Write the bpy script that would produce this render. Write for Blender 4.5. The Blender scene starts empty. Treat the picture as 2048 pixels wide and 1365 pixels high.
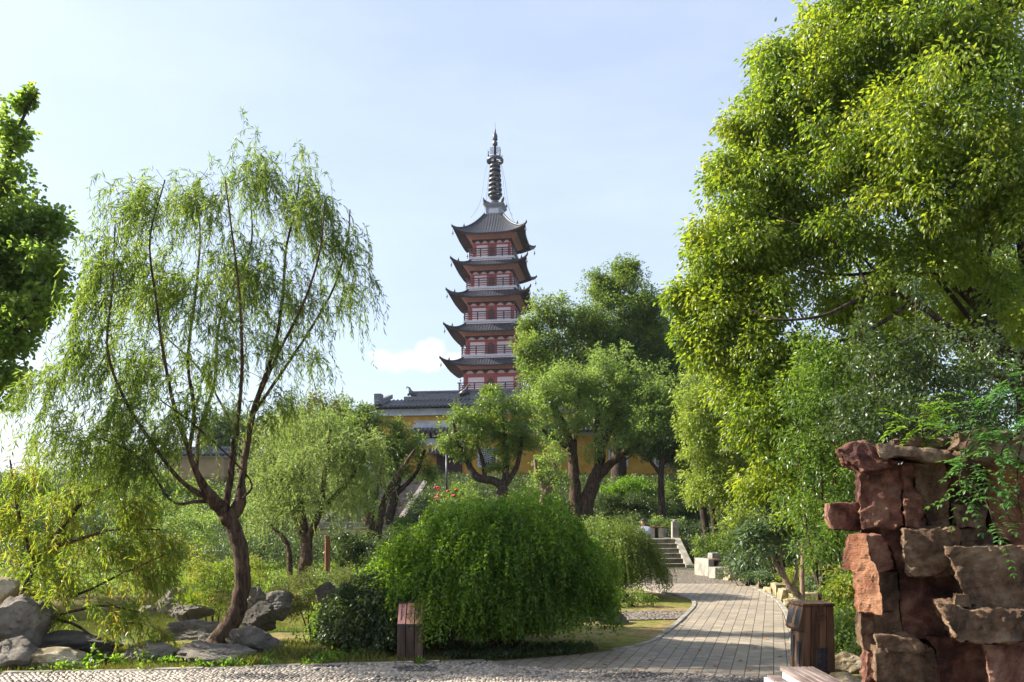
import bpy, bmesh, math, random
import numpy as np
from mathutils import Vector, Matrix, noise

# ------------------------------------------------------------------ camera, sky, sun, exposure
SC = bpy.context.scene
F, H, CZ = 1650.0, 1039.0, 1.6          # focal length in photo pixels, horizon row, eye height
cam_d = bpy.data.cameras.new('camera'); cam = bpy.data.objects.new('camera', cam_d)
SC.collection.objects.link(cam); SC.camera = cam
cam.location = (0, 0, CZ); cam.rotation_euler = (math.radians(90), 0, 0)
cam_d.sensor_width = 36; cam_d.lens = 36 * F / 2048; cam_d.shift_y = (H - 682.5) / 2048
cam_d.clip_start = 0.1; cam_d.clip_end = 2000

SUN_EL, SUN_AZ = math.radians(33), math.radians(-81)     # azimuth from +Y (view direction), negative = left
sv = Vector((math.sin(SUN_AZ) * math.cos(SUN_EL), math.cos(SUN_AZ) * math.cos(SUN_EL), math.sin(SUN_EL)))
sd = bpy.data.lights.new('sun', 'SUN'); sd.energy = 5.0; sd.angle = math.radians(0.5); sd.color = (1.0, 0.93, 0.80)
so = bpy.data.objects.new('sun', sd); SC.collection.objects.link(so)
so.rotation_euler = sv.to_track_quat('Z', 'Y').to_euler(); so.location = (-30, 20, 40)

SC.view_settings.view_transform = 'Standard'; SC.view_settings.look = 'None'
SC.view_settings.gamma = 1.0; SC.view_settings.exposure = 1.5
SC.view_settings.use_curve_mapping = False
SC.cycles.diffuse_bounces = 4; SC.cycles.transmission_bounces = 6; SC.cycles.max_bounces = 10; SC.cycles.volume_bounces = 0

W = bpy.data.worlds.new('World'); SC.world = W; W.use_nodes = True
nt = W.node_tree; nt.nodes.clear()
def N(t, **k):
    n = nt.nodes.new(t)
    for a, b in k.items(): setattr(n, a, b)
    return n
def M(op, a, b=None, c=None, clamp=False):
    n = nt.nodes.new('ShaderNodeMath'); n.operation = op; n.use_clamp = clamp
    for i, v in enumerate((a, b, c)):
        if v is None: continue
        if isinstance(v, (int, float)): n.inputs[i].default_value = v
        else: nt.links.new(v, n.inputs[i])
    return n.outputs[0]
sky = N('ShaderNodeTexSky', sky_type='NISHITA'); sky.sun_disc = False
sky.sun_elevation = SUN_EL; sky.sun_rotation = SUN_AZ; sky.dust_density = 2.0; sky.ozone_density = 1.3; sky.air_density = 1.0
tc = N('ShaderNodeTexCoord'); sp = N('ShaderNodeSeparateXYZ'); nt.links.new(tc.outputs['Generated'], sp.inputs[0])
yy = M('MAXIMUM', sp.outputs[1], 0.05)
u = M('DIVIDE', sp.outputs[0], yy); v = M('DIVIDE', sp.outputs[2], yy)
nz = N('ShaderNodeTexNoise'); nz.inputs['Scale'].default_value = 22; nz.inputs['Detail'].default_value = 7; nz.inputs['Roughness'].default_value = 0.6
nt.links.new(tc.outputs['Generated'], nz.inputs['Vector'])
def blob(u0, v0, a, b, k=1.0):
    du = M('DIVIDE', M('SUBTRACT', u, u0), a); dv = M('DIVIDE', M('SUBTRACT', v, v0), b)
    return M('MULTIPLY', M('SUBTRACT', 1.0, M('ADD', M('MULTIPLY', du, du), M('MULTIPLY', dv, dv))), k)
bb = blob(-0.098, 0.203, 0.020, 0.018)
for q in (blob(-0.125, 0.191, 0.062, 0.015), blob(-0.165, 0.199, 0.022, 0.010), blob(-0.07, 0.191, 0.025, 0.012)):
    bb = M('MAXIMUM', bb, q)
dens = M('ADD', M('MULTIPLY', M('SUBTRACT', nz.outputs[0], 0.55), 4.0), bb)
cum = M('MULTIPLY', M('MULTIPLY', dens, 1.1, clamp=True), 0.5)
# thin high cloud
mp = N('ShaderNodeMapping'); mp.inputs['Scale'].default_value = (1.3, 2.0, 4.5); mp.inputs['Rotation'].default_value = (0.3, 0.5, 0.2)
nt.links.new(tc.outputs['Generated'], mp.inputs[0])
n2 = N('ShaderNodeTexNoise'); n2.inputs['Scale'].default_value = 1.6; n2.inputs['Detail'].default_value = 8; n2.inputs['Roughness'].default_value = 0.58
nt.links.new(mp.outputs[0], n2.inputs['Vector'])
cir = M('MULTIPLY', M('SUBTRACT', n2.outputs[0], 0.42), 1.5, clamp=True)
# hazy brightening towards the sun
dot = N('ShaderNodeVectorMath', operation='DOT_PRODUCT'); nt.links.new(tc.outputs['Generated'], dot.inputs[0]); dot.inputs[1].default_value = sv
glow = M('POWER', M('MAXIMUM', dot.outputs['Value'], 0.0), 7.0)
veil = M('ADD', M('ADD', 0.40, M('MULTIPLY', cir, 0.35)), M('MULTIPLY', glow, 0.4), clamp=True)
mx = N('ShaderNodeMix', data_type='RGBA'); nt.links.new(veil, mx.inputs[0]); nt.links.new(sky.outputs[0], mx.inputs[6]); mx.inputs[7].default_value = (4.9, 5.5, 6.7, 1)
mx2 = N('ShaderNodeMix', data_type='RGBA'); nt.links.new(cum, mx2.inputs[0]); nt.links.new(mx.outputs[2], mx2.inputs[6]); mx2.inputs[7].default_value = (6.6, 6.6, 6.8, 1)
bg = N('ShaderNodeBackground'); bg.inputs['Strength'].default_value = 0.077
nt.links.new(mx2.outputs[2], bg.inputs[0])
wo = N('ShaderNodeOutputWorld'); nt.links.new(bg.outputs[0], wo.inputs[0])
W.cycles.sampling_method = 'MANUAL'; W.cycles.sample_map_resolution = 512

rng = np.random.default_rng(11); random.seed(11)

# ------------------------------------------------------------------ coordinates
def P(px, py, D): return np.array([(px - 1024) * D / F, D, CZ + (H - py) * D / F])
def G(px, py):
    D = CZ * F / (py - H); return ((px - 1024) * D / F, D)
TY = [-20, 26.5, 30, 34, 38, 42, 50, 56, 80, 110, 200, 400]; TZ = [0, 0, .45, .9, 1.3, 2.1, 3.6, 4.3, 5.5, 8, 8, 8]
def hz(x, y):
    x = np.asarray(x, float); y = np.asarray(y, float)
    z = np.interp(y, TY, TZ)
    # pond basin
    d = np.sqrt(((x + 5.6) / 3.6) ** 2 + ((y - 14.2) / 3.5) ** 2) 
    t = np.clip((1.0 - d) / 0.22, 0, 1); z = z - 0.75 * t * t * (3 - 2 * t)
    d2 = np.sqrt(((x + 3.3) / 1.35) ** 2 + ((y - 13.3) / 1.7) ** 2)
    t2 = np.clip((1.0 - d2) / 0.3, 0, 1); z = np.minimum(z, np.interp(y, TY, TZ) - 0.75 * t2 * t2 * (3 - 2 * t2))
    far = np.clip((y - 9.6) / 3, 0, 1)
    bump = 0.05 * np.sin(x * 1.7 + y * .9) * np.cos(y * 1.3 - x * .6) + .03 * np.sin(x * 4.1) * np.sin(y * 3.7)
    off = np.clip((-x - 0.4) / 1.5, 0, 1) + np.clip((y - 30) / 4, 0, 1)
    return z + bump * far * np.clip(off, 0, 1)

# ------------------------------------------------------------------ objects
COL = SC.collection
def tag(o, label=None, cat=None, group=None, kind=None):
    if label: o['label'] = label
    if cat: o['category'] = cat
    if group: o['group'] = group
    if kind: o['kind'] = kind
    return o
def empty(name, loc, label, cat, group=None, rz=0):
    o = bpy.data.objects.new(name, None); COL.objects.link(o); o.location = tuple(float(c) for c in loc)
    o.rotation_euler = (0, 0, rz); o.empty_display_size = 0.2
    return tag(o, label, cat, group)
def np_mesh(name, V, Fc, mat, smooth=False, rnd=None):
    """V (n,3); Fc list of (m,k) int arrays."""
    me = bpy.data.meshes.new(name)
    V = np.asarray(V, np.float32); me.vertices.add(len(V)); me.vertices.foreach_set('co', V.ravel())
    if isinstance(Fc, np.ndarray): Fc = [Fc]
    idx = np.concatenate([f.ravel() for f in Fc]).astype(np.int32)
    tot = np.concatenate([np.full(len(f), f.shape[1], np.int32) for f in Fc])
    st = np.concatenate([[0], np.cumsum(tot)[:-1]]).astype(np.int32)
    me.loops.add(len(idx)); me.loops.foreach_set('vertex_index', idx)
    me.polygons.add(len(tot)); me.polygons.foreach_set('loop_start', st); me.polygons.foreach_set('loop_total', tot)
    me.polygons.foreach_set('use_smooth', np.full(len(tot), smooth))
    if rnd is not None:
        a = me.attributes.new('rnd', 'FLOAT', 'FACE'); a.data.foreach_set('value', np.asarray(rnd, np.float32))
    me.update(calc_edges=True)
    if mat: me.materials.append(mat)
    return me
def link(name, me, parent=None, loc=None):
    o = bpy.data.objects.new(name, me); COL.objects.link(o)
    if parent is not None: o.parent = parent
    if loc is not None: o.location = tuple(float(c) for c in loc)
    return o

class MB:
    """collects boxes, prisms, tubes and lofts; build() links them as one mesh."""
    def __init__(s): s.v = []; s.f = []; s.sm = []
    def add(s, vs, fs, smooth=False):
        b = len(s.v); s.v += [tuple(float(c) for c in p) for p in vs]; s.f += [tuple(b + i for i in f) for f in fs]; s.sm += [smooth] * len(fs)
    def box(s, x0, x1, y0, y1, z0, z1, taper=0):
        t = taper
        s.add([(x0, y0, z0), (x1, y0, z0), (x1, y1, z0), (x0, y1, z0), (x0 + t, y0 + t, z1), (x1 - t, y0 + t, z1), (x1 - t, y1 - t, z1), (x0 + t, y1 - t, z1)],
              [(0, 3, 2, 1), (4, 5, 6, 7), (0, 1, 5, 4), (1, 2, 6, 5), (2, 3, 7, 6), (3, 0, 4, 7)])
    def prism(s, pts, d):
        """closed 3d polygon pts extruded by vector d"""
        n = len(pts); d = np.asarray(d, float); a = [np.asarray(p, float) for p in pts]
        s.add(a + [p + d for p in a], [tuple(range(n))[::-1], tuple(range(n, 2 * n))] + [(i, (i + 1) % n, n + (i + 1) % n, n + i) for i in range(n)])
    def frustum(s, cx, cy, h0, z0, h1, z1):
        s.add([(cx - h0, cy - h0, z0), (cx + h0, cy - h0, z0), (cx + h0, cy + h0, z0), (cx - h0, cy + h0, z0), (cx - h1, cy - h1, z1), (cx + h1, cy - h1, z1), (cx + h1, cy + h1, z1), (cx - h1, cy + h1, z1)],
              [(0, 3, 2, 1), (4, 5, 6, 7), (0, 1, 5, 4), (1, 2, 6, 5), (2, 3, 7, 6), (3, 0, 4, 7)])
    def tube(s, pts, rad, n=6, cap=True):
        pts = np.asarray(pts, float); m = len(pts); rad = np.broadcast_to(rad, (m,))
        tg = np.gradient(pts, axis=0); tg /= np.linalg.norm(tg, axis=1)[:, None] + 1e-9
        ref = np.array([0, 0, 1.0]) if abs(tg[:, 2]).mean() < .8 else np.array([1.0, 0, 0])
        vs = []
        for p, t, r in zip(pts, tg, rad):
            a = np.cross(t, ref); a /= np.linalg.norm(a) + 1e-9; b = np.cross(t, a)
            for k in range(n):
                an = 2 * math.pi * k / n; vs.append(p + r * (math.cos(an) * a + math.sin(an) * b))
        fs = [(i * n + k, i * n + (k + 1) % n, (i + 1) * n + (k + 1) % n, (i + 1) * n + k) for i in range(m - 1) for k in range(n)]
        if cap: fs += [tuple(range(n))[::-1], tuple(range((m - 1) * n, m * n))]
        s.add(vs, fs, True)
    def lathe(s, prof, c=(0, 0, 0), n=16):
        vs = []; m = len(prof)
        for r, z in prof:
            for k in range(n):
                a = 2 * math.pi * k / n; vs.append((c[0] + r * math.cos(a), c[1] + r * math.sin(a), c[2] + z))
        fs = [(i * n + k, i * n + (k + 1) % n, (i + 1) * n + (k + 1) % n, (i + 1) * n + k) for i in range(m - 1) for k in range(n)]
        fs += [tuple(range(n))[::-1], tuple(range((m - 1) * n, m * n))]
        s.add(vs, fs, True)
    def grid(s, A):
        """A (r,c,3) array of points"""
        r, c = A.shape[:2]
        s.add(A.reshape(-1, 3), [(i * c + j, i * c + j + 1, (i + 1) * c + j + 1, (i + 1) * c + j) for i in range(r - 1) for j in range(c - 1)], False)
    def xf(s, fn): s.v = [tuple(fn(p)) for p in s.v]; return s
    def build(s, name, mat, parent=None, bevel=0, loc=None):
        me = bpy.data.meshes.new(name); me.from_pydata(s.v, [], s.f); me.materials.append(mat)
        me.polygons.foreach_set('use_smooth', s.sm); me.update()
        o = link(name, me, parent, loc)
        if bevel:
            md = o.modifiers.new('bevel', 'BEVEL'); md.width = bevel; md.segments = 2; md.limit_method = 'ANGLE'
        return o

# ------------------------------------------------------------------ materials
def newmat(name):
    m = bpy.data.materials.new(name); m.use_nodes = True; t = m.node_tree
    b = t.nodes['Principled BSDF']; return m, t, b
def ramp(t, fac, cols, pos=None, interp='LINEAR'):
    r = t.nodes.new('ShaderNodeValToRGB'); e = r.color_ramp.elements; r.color_ramp.interpolation = interp
    pos = pos or [i / (len(cols) - 1) for i in range(len(cols))]
    while len(e) < len(cols): e.new(0.5)
    for i, (p, c) in enumerate(zip(pos, cols)): e[i].position = p; e[i].color = (*c, 1)
    t.links.new(fac, r.inputs[0]); return r.outputs[0]
def tnoise(t, scale, detail=6, rough=.6, vec=None, dist=0):
    n = t.nodes.new('ShaderNodeTexNoise'); n.inputs['Scale'].default_value = scale; n.inputs['Detail'].default_value = detail
    n.inputs['Roughness'].default_value = rough; n.inputs['Distortion'].default_value = dist
    if vec is not None: t.links.new(vec, n.inputs['Vector'])
    return n.outputs[0]
def coord(t, scale=(1, 1, 1), rot=(0, 0, 0), kind='Object'):
    c = t.nodes.new('ShaderNodeTexCoord'); m = t.nodes.new('ShaderNodeMapping')
    m.inputs['Scale'].default_value = scale; m.inputs['Rotation'].default_value = rot
    t.links.new(c.outputs[kind], m.inputs[0]); return m.outputs[0]
def bump(t, b, h, strength=.5, dist=.02):
    n = t.nodes.new('ShaderNodeBump'); n.inputs['Strength'].default_value = strength; n.inputs['Distance'].default_value = dist
    t.links.new(h, n.inputs['Height']); t.links.new(n.outputs[0], b.inputs['Normal']); return n
def plain(name, cols, scale=3, rough=.7, bs=.3, bd=.01, detail=6, stretch=(1, 1, 1), spec=.4, bscale=None):
    m, t, b = newmat(name); v = coord(t, stretch)
    n = tnoise(t, scale, detail, .65, v); t.links.new(ramp(t, n, cols, [.38 + .24 * i / (len(cols) - 1) for i in range(len(cols))]), b.inputs['Base Color'])
    b.inputs['Roughness'].default_value = rough; b.inputs['Specular IOR Level'].default_value = spec
    bump(t, b, tnoise(t, bscale or scale * 5, 6, .7, v), bs, bd); return m
def leafmat(name, cols, trans=None, fac=.4, rough=.38, spec=.5):
    rough += .06; spec *= .8
    m, t, b = newmat(name)
    a = t.nodes.new('ShaderNodeAttribute'); a.attribute_name = 'rnd'
    c = ramp(t, a.outputs['Fac'], cols)
    t.links.new(c, b.inputs['Base Color']); b.inputs['Roughness'].default_value = rough; b.inputs['Specular IOR Level'].default_value = spec
    tr = t.nodes.new('ShaderNodeBsdfTranslucent')
    trans = trans or [(c0[0] * 2.2 + .02, c0[1] * 2.2 + .02, c0[2] * .8) for c0 in cols]
    t.links.new(ramp(t, a.outputs['Fac'], trans), tr.inputs[0])
    mx = t.nodes.new('ShaderNodeMixShader'); mx.inputs[0].default_value = fac
    t.links.new(b.outputs[0], mx.inputs[1]); t.links.new(tr.outputs[0], mx.inputs[2])
    t.links.new(mx.outputs[0], t.nodes['Material Output'].inputs[0]); return m

def barkmat(name, cols, scale=18):
    m, t, b = newmat(name); v = coord(t, (1, 1, .18))
    n = tnoise(t, scale, 7, .7, v, .6); t.links.new(ramp(t, n, cols, [.40, .60]), b.inputs['Base Color'])
    b.inputs['Roughness'].default_value = .9; b.inputs['Specular IOR Level'].default_value = .2
    bump(t, b, tnoise(t, scale * 1.3, 5, .75, v, 1.0), .9, .03); return m
BARK = barkmat('bark', [(.022, .014, .010), (.12, .075, .048)])
BARK_D = barkmat('bark_dark', [(.02, .015, .012), (.085, .06, .045)])
BARK_P = barkmat('bark_pale', [(.12, .08, .055), (.30, .21, .15)])

L_WIL = leafmat('leaf_willow', [(.03, .055, .012), (.09, .14, .025), (.15, .19, .04)], [(.18, .29, .03), (.30, .43, .05), (.46, .56, .08)], .5, .36)
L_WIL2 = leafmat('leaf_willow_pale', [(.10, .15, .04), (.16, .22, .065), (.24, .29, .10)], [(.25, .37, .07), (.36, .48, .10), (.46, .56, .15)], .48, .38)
L_PEACH = leafmat('leaf_peach', [(.06, .10, .015), (.11, .16, .02), (.17, .19, .025), (.24, .16, .02)], [(.18, .30, .02), (.32, .46, .03), (.46, .52, .04), (.5, .32, .03)], .5, .33)
L_GINK = leafmat('leaf_ginkgo', [(.05, .09, .025), (.085, .14, .035), (.14, .19, .04)], [(.22, .36, .04), (.34, .50, .06), (.50, .60, .08)], .58, .38)
L_CAM = leafmat('leaf_camphor', [(.035, .06, .014), (.10, .15, .03), (.17, .21, .05)], [(.15, .26, .02), (.26, .38, .04), (.38, .47, .06)], .45, .33)
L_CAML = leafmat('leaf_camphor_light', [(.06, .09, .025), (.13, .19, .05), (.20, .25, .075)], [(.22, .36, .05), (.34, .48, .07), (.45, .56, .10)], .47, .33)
L_BIG = leafmat('leaf_broad', [(.03, .06, .012), (.085, .14, .02), (.14, .185, .025), (.21, .23, .03)], [(.16, .28, .015), (.30, .44, .025), (.48, .58, .03), (.62, .64, .04)], .47, .3, .6)
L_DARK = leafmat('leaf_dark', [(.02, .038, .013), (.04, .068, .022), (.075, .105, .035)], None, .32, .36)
L_MID = leafmat('leaf_mid_green', [(.03, .065, .014), (.07, .125, .022), (.12, .175, .035)], [(.13, .26, .02), (.24, .39, .035), (.38, .50, .06)], .42, .3)
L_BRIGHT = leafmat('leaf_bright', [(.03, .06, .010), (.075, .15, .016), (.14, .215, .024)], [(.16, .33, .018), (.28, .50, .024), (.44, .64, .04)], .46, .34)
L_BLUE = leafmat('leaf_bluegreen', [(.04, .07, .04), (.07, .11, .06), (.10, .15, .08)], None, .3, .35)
L_YEL = leafmat('leaf_yellowgreen', [(.06, .10, .015), (.11, .16, .02), (.17, .20, .025), (.30, .19, .03)], [(.16, .28, .02), (.28, .42, .03), (.42, .48, .04), (.5, .3, .03)], .42, .4)
L_GRASS = leafmat('grass_blades', [(.05, .08, .015), (.10, .12, .025), (.17, .16, .05), (.26, .22, .09)], None, .3, .5)
L_IVY = leafmat('leaf_ivy', [(.028, .05, .018), (.05, .08, .028), (.085, .12, .045)], None, .32, .3, .6)
L_CLIP = leafmat('leaf_clipped', [(.05, .07, .018), (.09, .11, .03), (.14, .14, .04)], None, .3, .5)
L_VINE = leafmat('leaf_vine', [(.04, .09, .03), (.07, .15, .045), (.11, .22, .05)], [(.08, .25, .03), (.14, .38, .04), (.2, .45, .05)], .38, .35)
# ------------------------------------------------------------------ foliage
def unit(a): return a / (np.linalg.norm(a, axis=-1, keepdims=True) + 1e-9)
def rdir(n):
    return unit(rng.normal(size=(n, 3)))
class Leaves:
    def __init__(s): s.p = []; s.a = []; s.l = []; s.w = []; s.r = []; s.nb = []
    def add(s, p, a, L, w, r, nb=.9):
        n = len(p)
        if n == 0: return
        s.p.append(p); s.a.append(unit(a)); s.l.append(np.broadcast_to(L, (n,)) * rng.uniform(.7, 1.2, n)); s.w.append(np.broadcast_to(w, (n,)) * rng.uniform(.8, 1.15, n))
        s.r.append(np.broadcast_to(r, (n,))); s.nb.append(np.full(n, nb))
    def count(s): return sum(len(q) for q in s.p)
    def mesh(s, name, mat, org, big=False):
        p = np.concatenate(s.p) - np.asarray(org); a = np.concatenate(s.a); L = np.concatenate(s.l)[:, None]; w = np.concatenate(s.w)[:, None]
        r = np.clip(np.concatenate(s.r), 0, 1); nb = np.concatenate(s.nb)[:, None]; n = len(p)
        up = rdir(n) * nb + np.array([0, 0, 1.0])
        sd = unit(np.cross(a, up)); nn = unit(np.cross(sd, a))
        if not big:
            fold = rng.uniform(.02, .22, (n, 1)) * w
            V = np.stack([p, p + a * L * .42 + sd * w * .5 + nn * fold, p + a * L - nn * L * .10, p + a * L * .42 - sd * w * .5 + nn * fold], 1)
            b = np.arange(n)[:, None] * 4
            Fc = np.concatenate([b + [0, 1, 2], b + [0, 2, 3]]); rr = np.concatenate([r, r])
            return np_mesh(name, V.reshape(-1, 3), Fc, mat, False, rr)
        f = rng.uniform(.05, .25, (n, 1)) * w; cv = L * rng.uniform(.02, .2, (n, 1))
        V = np.stack([p, p + a * L * .28 + sd * w * .45 + nn * f, p + a * L * .68 + sd * w * .36 + nn * (f - cv * .4), p + a * L - nn * cv,
                      p + a * L * .68 - sd * w * .36 + nn * (f - cv * .4), p + a * L * .28 - sd * w * .45 + nn * f, p + a * L * .5 - nn * .1 * cv], 1)
        b = np.arange(n)[:, None] * 7
        Fc = np.concatenate([b + [0, 1, 6], b + [1, 2, 6], b + [2, 3, 6], b + [3, 4, 6], b + [4, 5, 6], b + [5, 0, 6]]); rr = np.concatenate([r] * 6)
        return np_mesh(name, V.reshape(-1, 3), Fc, mat, False, rr)

def spray(LV, C, R, tips, per, L, w, droop=.45, rc=None, flat=.75, nb=.9, tl=.13, vary=.55):
    """leaf sprays: every clump centre C gets twig tips, every tip a tuft of leaves"""
    n = len(C)
    if n == 0: return
    if rc is None: rc = rng.uniform(0, 1, n)
    R = np.broadcast_to(R, (n,))
    d = rdir(n * tips).reshape(n, tips, 3); d[..., 2] = d[..., 2] * flat + .08
    rad = (R[:, None] * rng.uniform(.12, 1, (n, tips)) ** .55)[..., None]
    T = C[:, None] + d * rad
    T = T.reshape(-1, 1, 3); dd = d.reshape(-1, 1, 3)
    m = len(T); j = rdir(m * per).reshape(m, per, 3)
    p = T + j * tl * rng.uniform(.2, 1, (m, per, 1))
    a = dd * .55 + j * .9 + np.array([0, 0, -droop])
    r = np.repeat(rc, tips * per) * vary + rng.uniform(0, 1, m * per) * (1 - vary)
    LV.add(p.reshape(-1, 3), a.reshape(-1, 3), L, w, r, nb)

class Tubes:
    def __init__(s): s.v = []; s.f = []; s.n = 0
    def add(s, pts, rad, n=5):
        pts = np.asarray(pts, float); m = len(pts); rad = np.broadcast_to(np.asarray(rad, float), (m,))
        tg = unit(np.gradient(pts, axis=0))
        ref = np.array([0.3, .95, 0.05]); a = unit(np.cross(tg, ref)); b = np.cross(tg, a)
        an = np.arange(n) * 2 * math.pi / n
        V = pts[:, None] + rad[:, None, None] * (np.cos(an)[None, :, None] * a[:, None] + np.sin(an)[None, :, None] * b[:, None])
        i = np.arange(m - 1)[:, None] * n; k = np.arange(n)[None]; k2 = (k + 1) % n
        Fc = np.stack([i + k, i + k2, i + n + k2, i + n + k], -1).reshape(-1, 4) + s.n
        s.v.append(V.reshape(-1, 3)); s.f.append(Fc); s.n += m * n
    def mesh(s, name, mat, org):
        return np_mesh(name, np.concatenate(s.v) - np.asarray(org), np.concatenate(s.f), mat, True)

def smooth_path(pts, k=6):
    pts = np.asarray(pts, float); n = len(pts)
    if n < 3: 
        t = np.linspace(0, n - 1, (n - 1) * k + 1); i = np.minimum(t.astype(int), n - 2); f = (t - i)[:, None]
        return pts[i] * (1 - f) + pts[i + 1] * f
    e = np.vstack([2 * pts[0] - pts[1], pts, 2 * pts[-1] - pts[-2]]); out = []
    for i in range(n - 1):
        p0, p1, p2, p3 = e[i], e[i + 1], e[i + 2], e[i + 3]
        for t in np.arange(k) / k:
            out.append(.5 * (2 * p1 + (p2 - p0) * t + (2 * p0 - 5 * p1 + 4 * p2 - p3) * t * t + (3 * p1 - p0 - 3 * p2 + p3) * t ** 3))
    out.append(pts[-1]); return np.array(out)

def limb(T, pts, knots=None, sides=10, rough=.10):
    """pts: rows (x,y,z,r). returns node arrays"""
    q = smooth_path(np.array(pts, float), 7)
    p, r = q[:, :3].copy(), np.maximum(q[:, 3], .004)
    w = rng.normal(size=p.shape) * r[:, None] * .05; p[1:-1] += w[1:-1]
    r = r * (1 + rng.normal(size=len(r)) * rough * .35)
    T.add(p, r, sides); return p, r

def strands(LV, TB, S, D, Ln, nl, L, w, rc, grav=1.0, out=.45, side=.5, stem=.0022, sag=1.5, axis_rand=.45, nb=1.2):
    """hanging strands: start S, initial horizontal direction D, length Ln"""
    n = len(S); t = np.linspace(.04, 1, nl)[None, :, None] + rng.uniform(-.5, .5, (n, nl, 1)) / nl
    t = np.clip(t, 0, 1); Ln = np.broadcast_to(Ln, (n,))[:, None, None]; D = D[:, None]
    G0 = np.array([0, 0, -1.0]) * grav
    wig = np.sin(t * 5 + rng.uniform(0, 6, (n, 1, 1))) * .05 * Ln * unit(rng.normal(size=(n, 1, 3)))
    def cur(t, wg=True):
        return S[:, None] + D * Ln * out * (1 - (1 - t) ** 2) + G0 * Ln * (t ** sag) * .85
    p = cur(t) + wig * t
    tan = D * out * 2 * (1 - t) + G0 * .85 * sag * t ** (sag - 1)
    rd = rdir(n * nl).reshape(n, nl, 3)
    a = unit(tan) * .75 + rd * axis_rand * 1.3 + np.array([0, 0, -.15])
    r = np.repeat(rc, nl) * .5 + rng.uniform(0, 1, n * nl) * .5
    LV.add(p.reshape(-1, 3), a.reshape(-1, 3), L, w, r, nb)
    if TB is not None:
        tt = np.linspace(0, 1, 6)[None, :, None]; q = cur(tt) + np.sin(tt * 5) * 0
        for i in range(n): TB.add(q[i], np.linspace(stem, stem * .5, 6), 3)

def tree(name, label, cat, base, limbs, blobs, leaf, bark=BARK, mode='spray', dens=2.2, cr=.45, tips=9, per=9, L=.09, w=.045,
         droop=.45, group=None, big=False, shell=.55, minz=None, twig=.012, inner=.25, sides=10, st=None, crown='crown', trunk='trunk', tl=.13,
         top_bias=0, nb=.9, links=True, flat=.75):
    base = np.asarray(base, float)
    e = empty(name, base, label, cat, group)
    T = Tubes(); NP = []; NR = []
    for lb in limbs:
        p, r = limb(T, lb, sides=sides); NP.append(p); NR.append(r)
    NPa = np.concatenate(NP) if NP else np.array([base + [0, 0, .1]]); NRa = np.concatenate(NR) if NR else np.array([.03])
    Cs = []; Rs = []
    for b in blobs:
        c, rr = np.asarray(b[0], float), np.asarray(b[1], float)      # centre, radii xyz
        area = 4 * math.pi * ((rr[0] * rr[1]) ** 1.6 / 3 + (rr[0] * rr[2]) ** 1.6 / 3 + (rr[1] * rr[2]) ** 1.6 / 3) ** (1 / 1.6)
        k = max(3, int(area * dens * (b[2] if len(b) > 2 else 1)))
        d = rdir(k); d[:, 2] += top_bias; d = unit(d)
        s = rng.uniform(shell, 1.0, (k, 1)); ins = rng.uniform(0, 1, (k, 1)) < inner; s = np.where(ins, rng.uniform(.2, shell, (k, 1)), s)
        o_ = rng.uniform(0, 90, 3); lum = np.array([noise.fractal(Vector(q * 1.9 + o_), 1, 2, 2) for q in d])[:, None]; s = s * (1 + .45 * lum)
        Cs.append(c + d * rr * s * (1 + .10 * rng.normal(size=(k, 1)))); Rs.append(np.full(k, min(cr, rr.min() * .8)) * rng.uniform(.65, 1.2, k))
    C = np.concatenate(Cs); R = np.concatenate(Rs)
    mz = minz if minz is not None else .12
    ok = C[:, 2] > hz(C[:, 0], C[:, 1]) + mz; C = C[ok]; R = R[ok]
    rc = rng.uniform(0, 1, len(C))
    if links:
        order = np.argsort(np.min(np.linalg.norm(C[:, None] - NPa[None, ::3], axis=2), axis=1)) if len(C) * len(NPa) < 4e6 else rng.permutation(len(C))
        P_ = NPa.copy(); R_ = NRa.copy()
        for i in order:
            c = C[i]; dv = c - P_; ds = np.linalg.norm(dv, axis=1)
            cost = ds + np.maximum(0, -dv[:, 2]) * .8 + np.maximum(0, .3 * ds - dv[:, 2]) * .4
            j = int(np.argmin(cost)); s0 = P_[j]; dd = ds[j]
            if dd < .05: continue
            mid = s0 + (c - s0) * .5 + np.array([0, 0, .10 * dd]) + rng.normal(size=3) * .06 * dd
            path = smooth_path([s0, mid, c], 3); r0 = min(R_[j] * .6, twig * (.6 + dd)); rad = np.linspace(r0, max(.003, r0 * .3), len(path))
            T.add(path, rad, 4); P_ = np.vstack([P_, path[2:]]); R_ = np.concatenate([R_, rad[2:]])
    LV = Leaves()
    if mode == 'spray':
        spray(LV, C, R, tips, per, L, w, droop, rc, nb=nb, tl=tl, flat=flat)
    else:
        k = st.get('k', 5); n = len(C) * k
        S = np.repeat(C, k, 0) + rng.normal(size=(n, 3)) * np.repeat(R, k)[:, None] * .35
        cen = np.mean(C, axis=0); o = S - cen; o[:, 2] = 0
        D = unit(unit(o) * st.get('outw', .6) + rdir(n) * .8 + np.array(st.get('wind', (0, 0, 0)))); D[:, 2] = np.abs(D[:, 2]) * st.get('up', .5)
        ln = rng.uniform(*st['len'], n)
        g = hz(S[:, 0], S[:, 1]); ln = np.minimum(ln, np.maximum(.1, (S[:, 2] - g - st.get('clear', .1))))
        strands(LV, T if st.get('stems', True) else None, S, D, ln, st['nl'], L, w, np.repeat(rc, k), out=st.get('out', .45), stem=st.get('stem', .0022), axis_rand=st.get('ar', .45), nb=nb)
    if T.n: link(trunk, T.mesh(trunk, bark, base), e)
    link(crown, LV.mesh(crown, leaf, base, big), e)
    return e
def B(px, py, D, r, ry=None, k=1.0, dy=None):
    s = D / F; rx = r * s; rz = (ry or r) * s
    return (P(px, py, D), (rx, dy or min(rx, rz * 1.3), rz), k)
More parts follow.
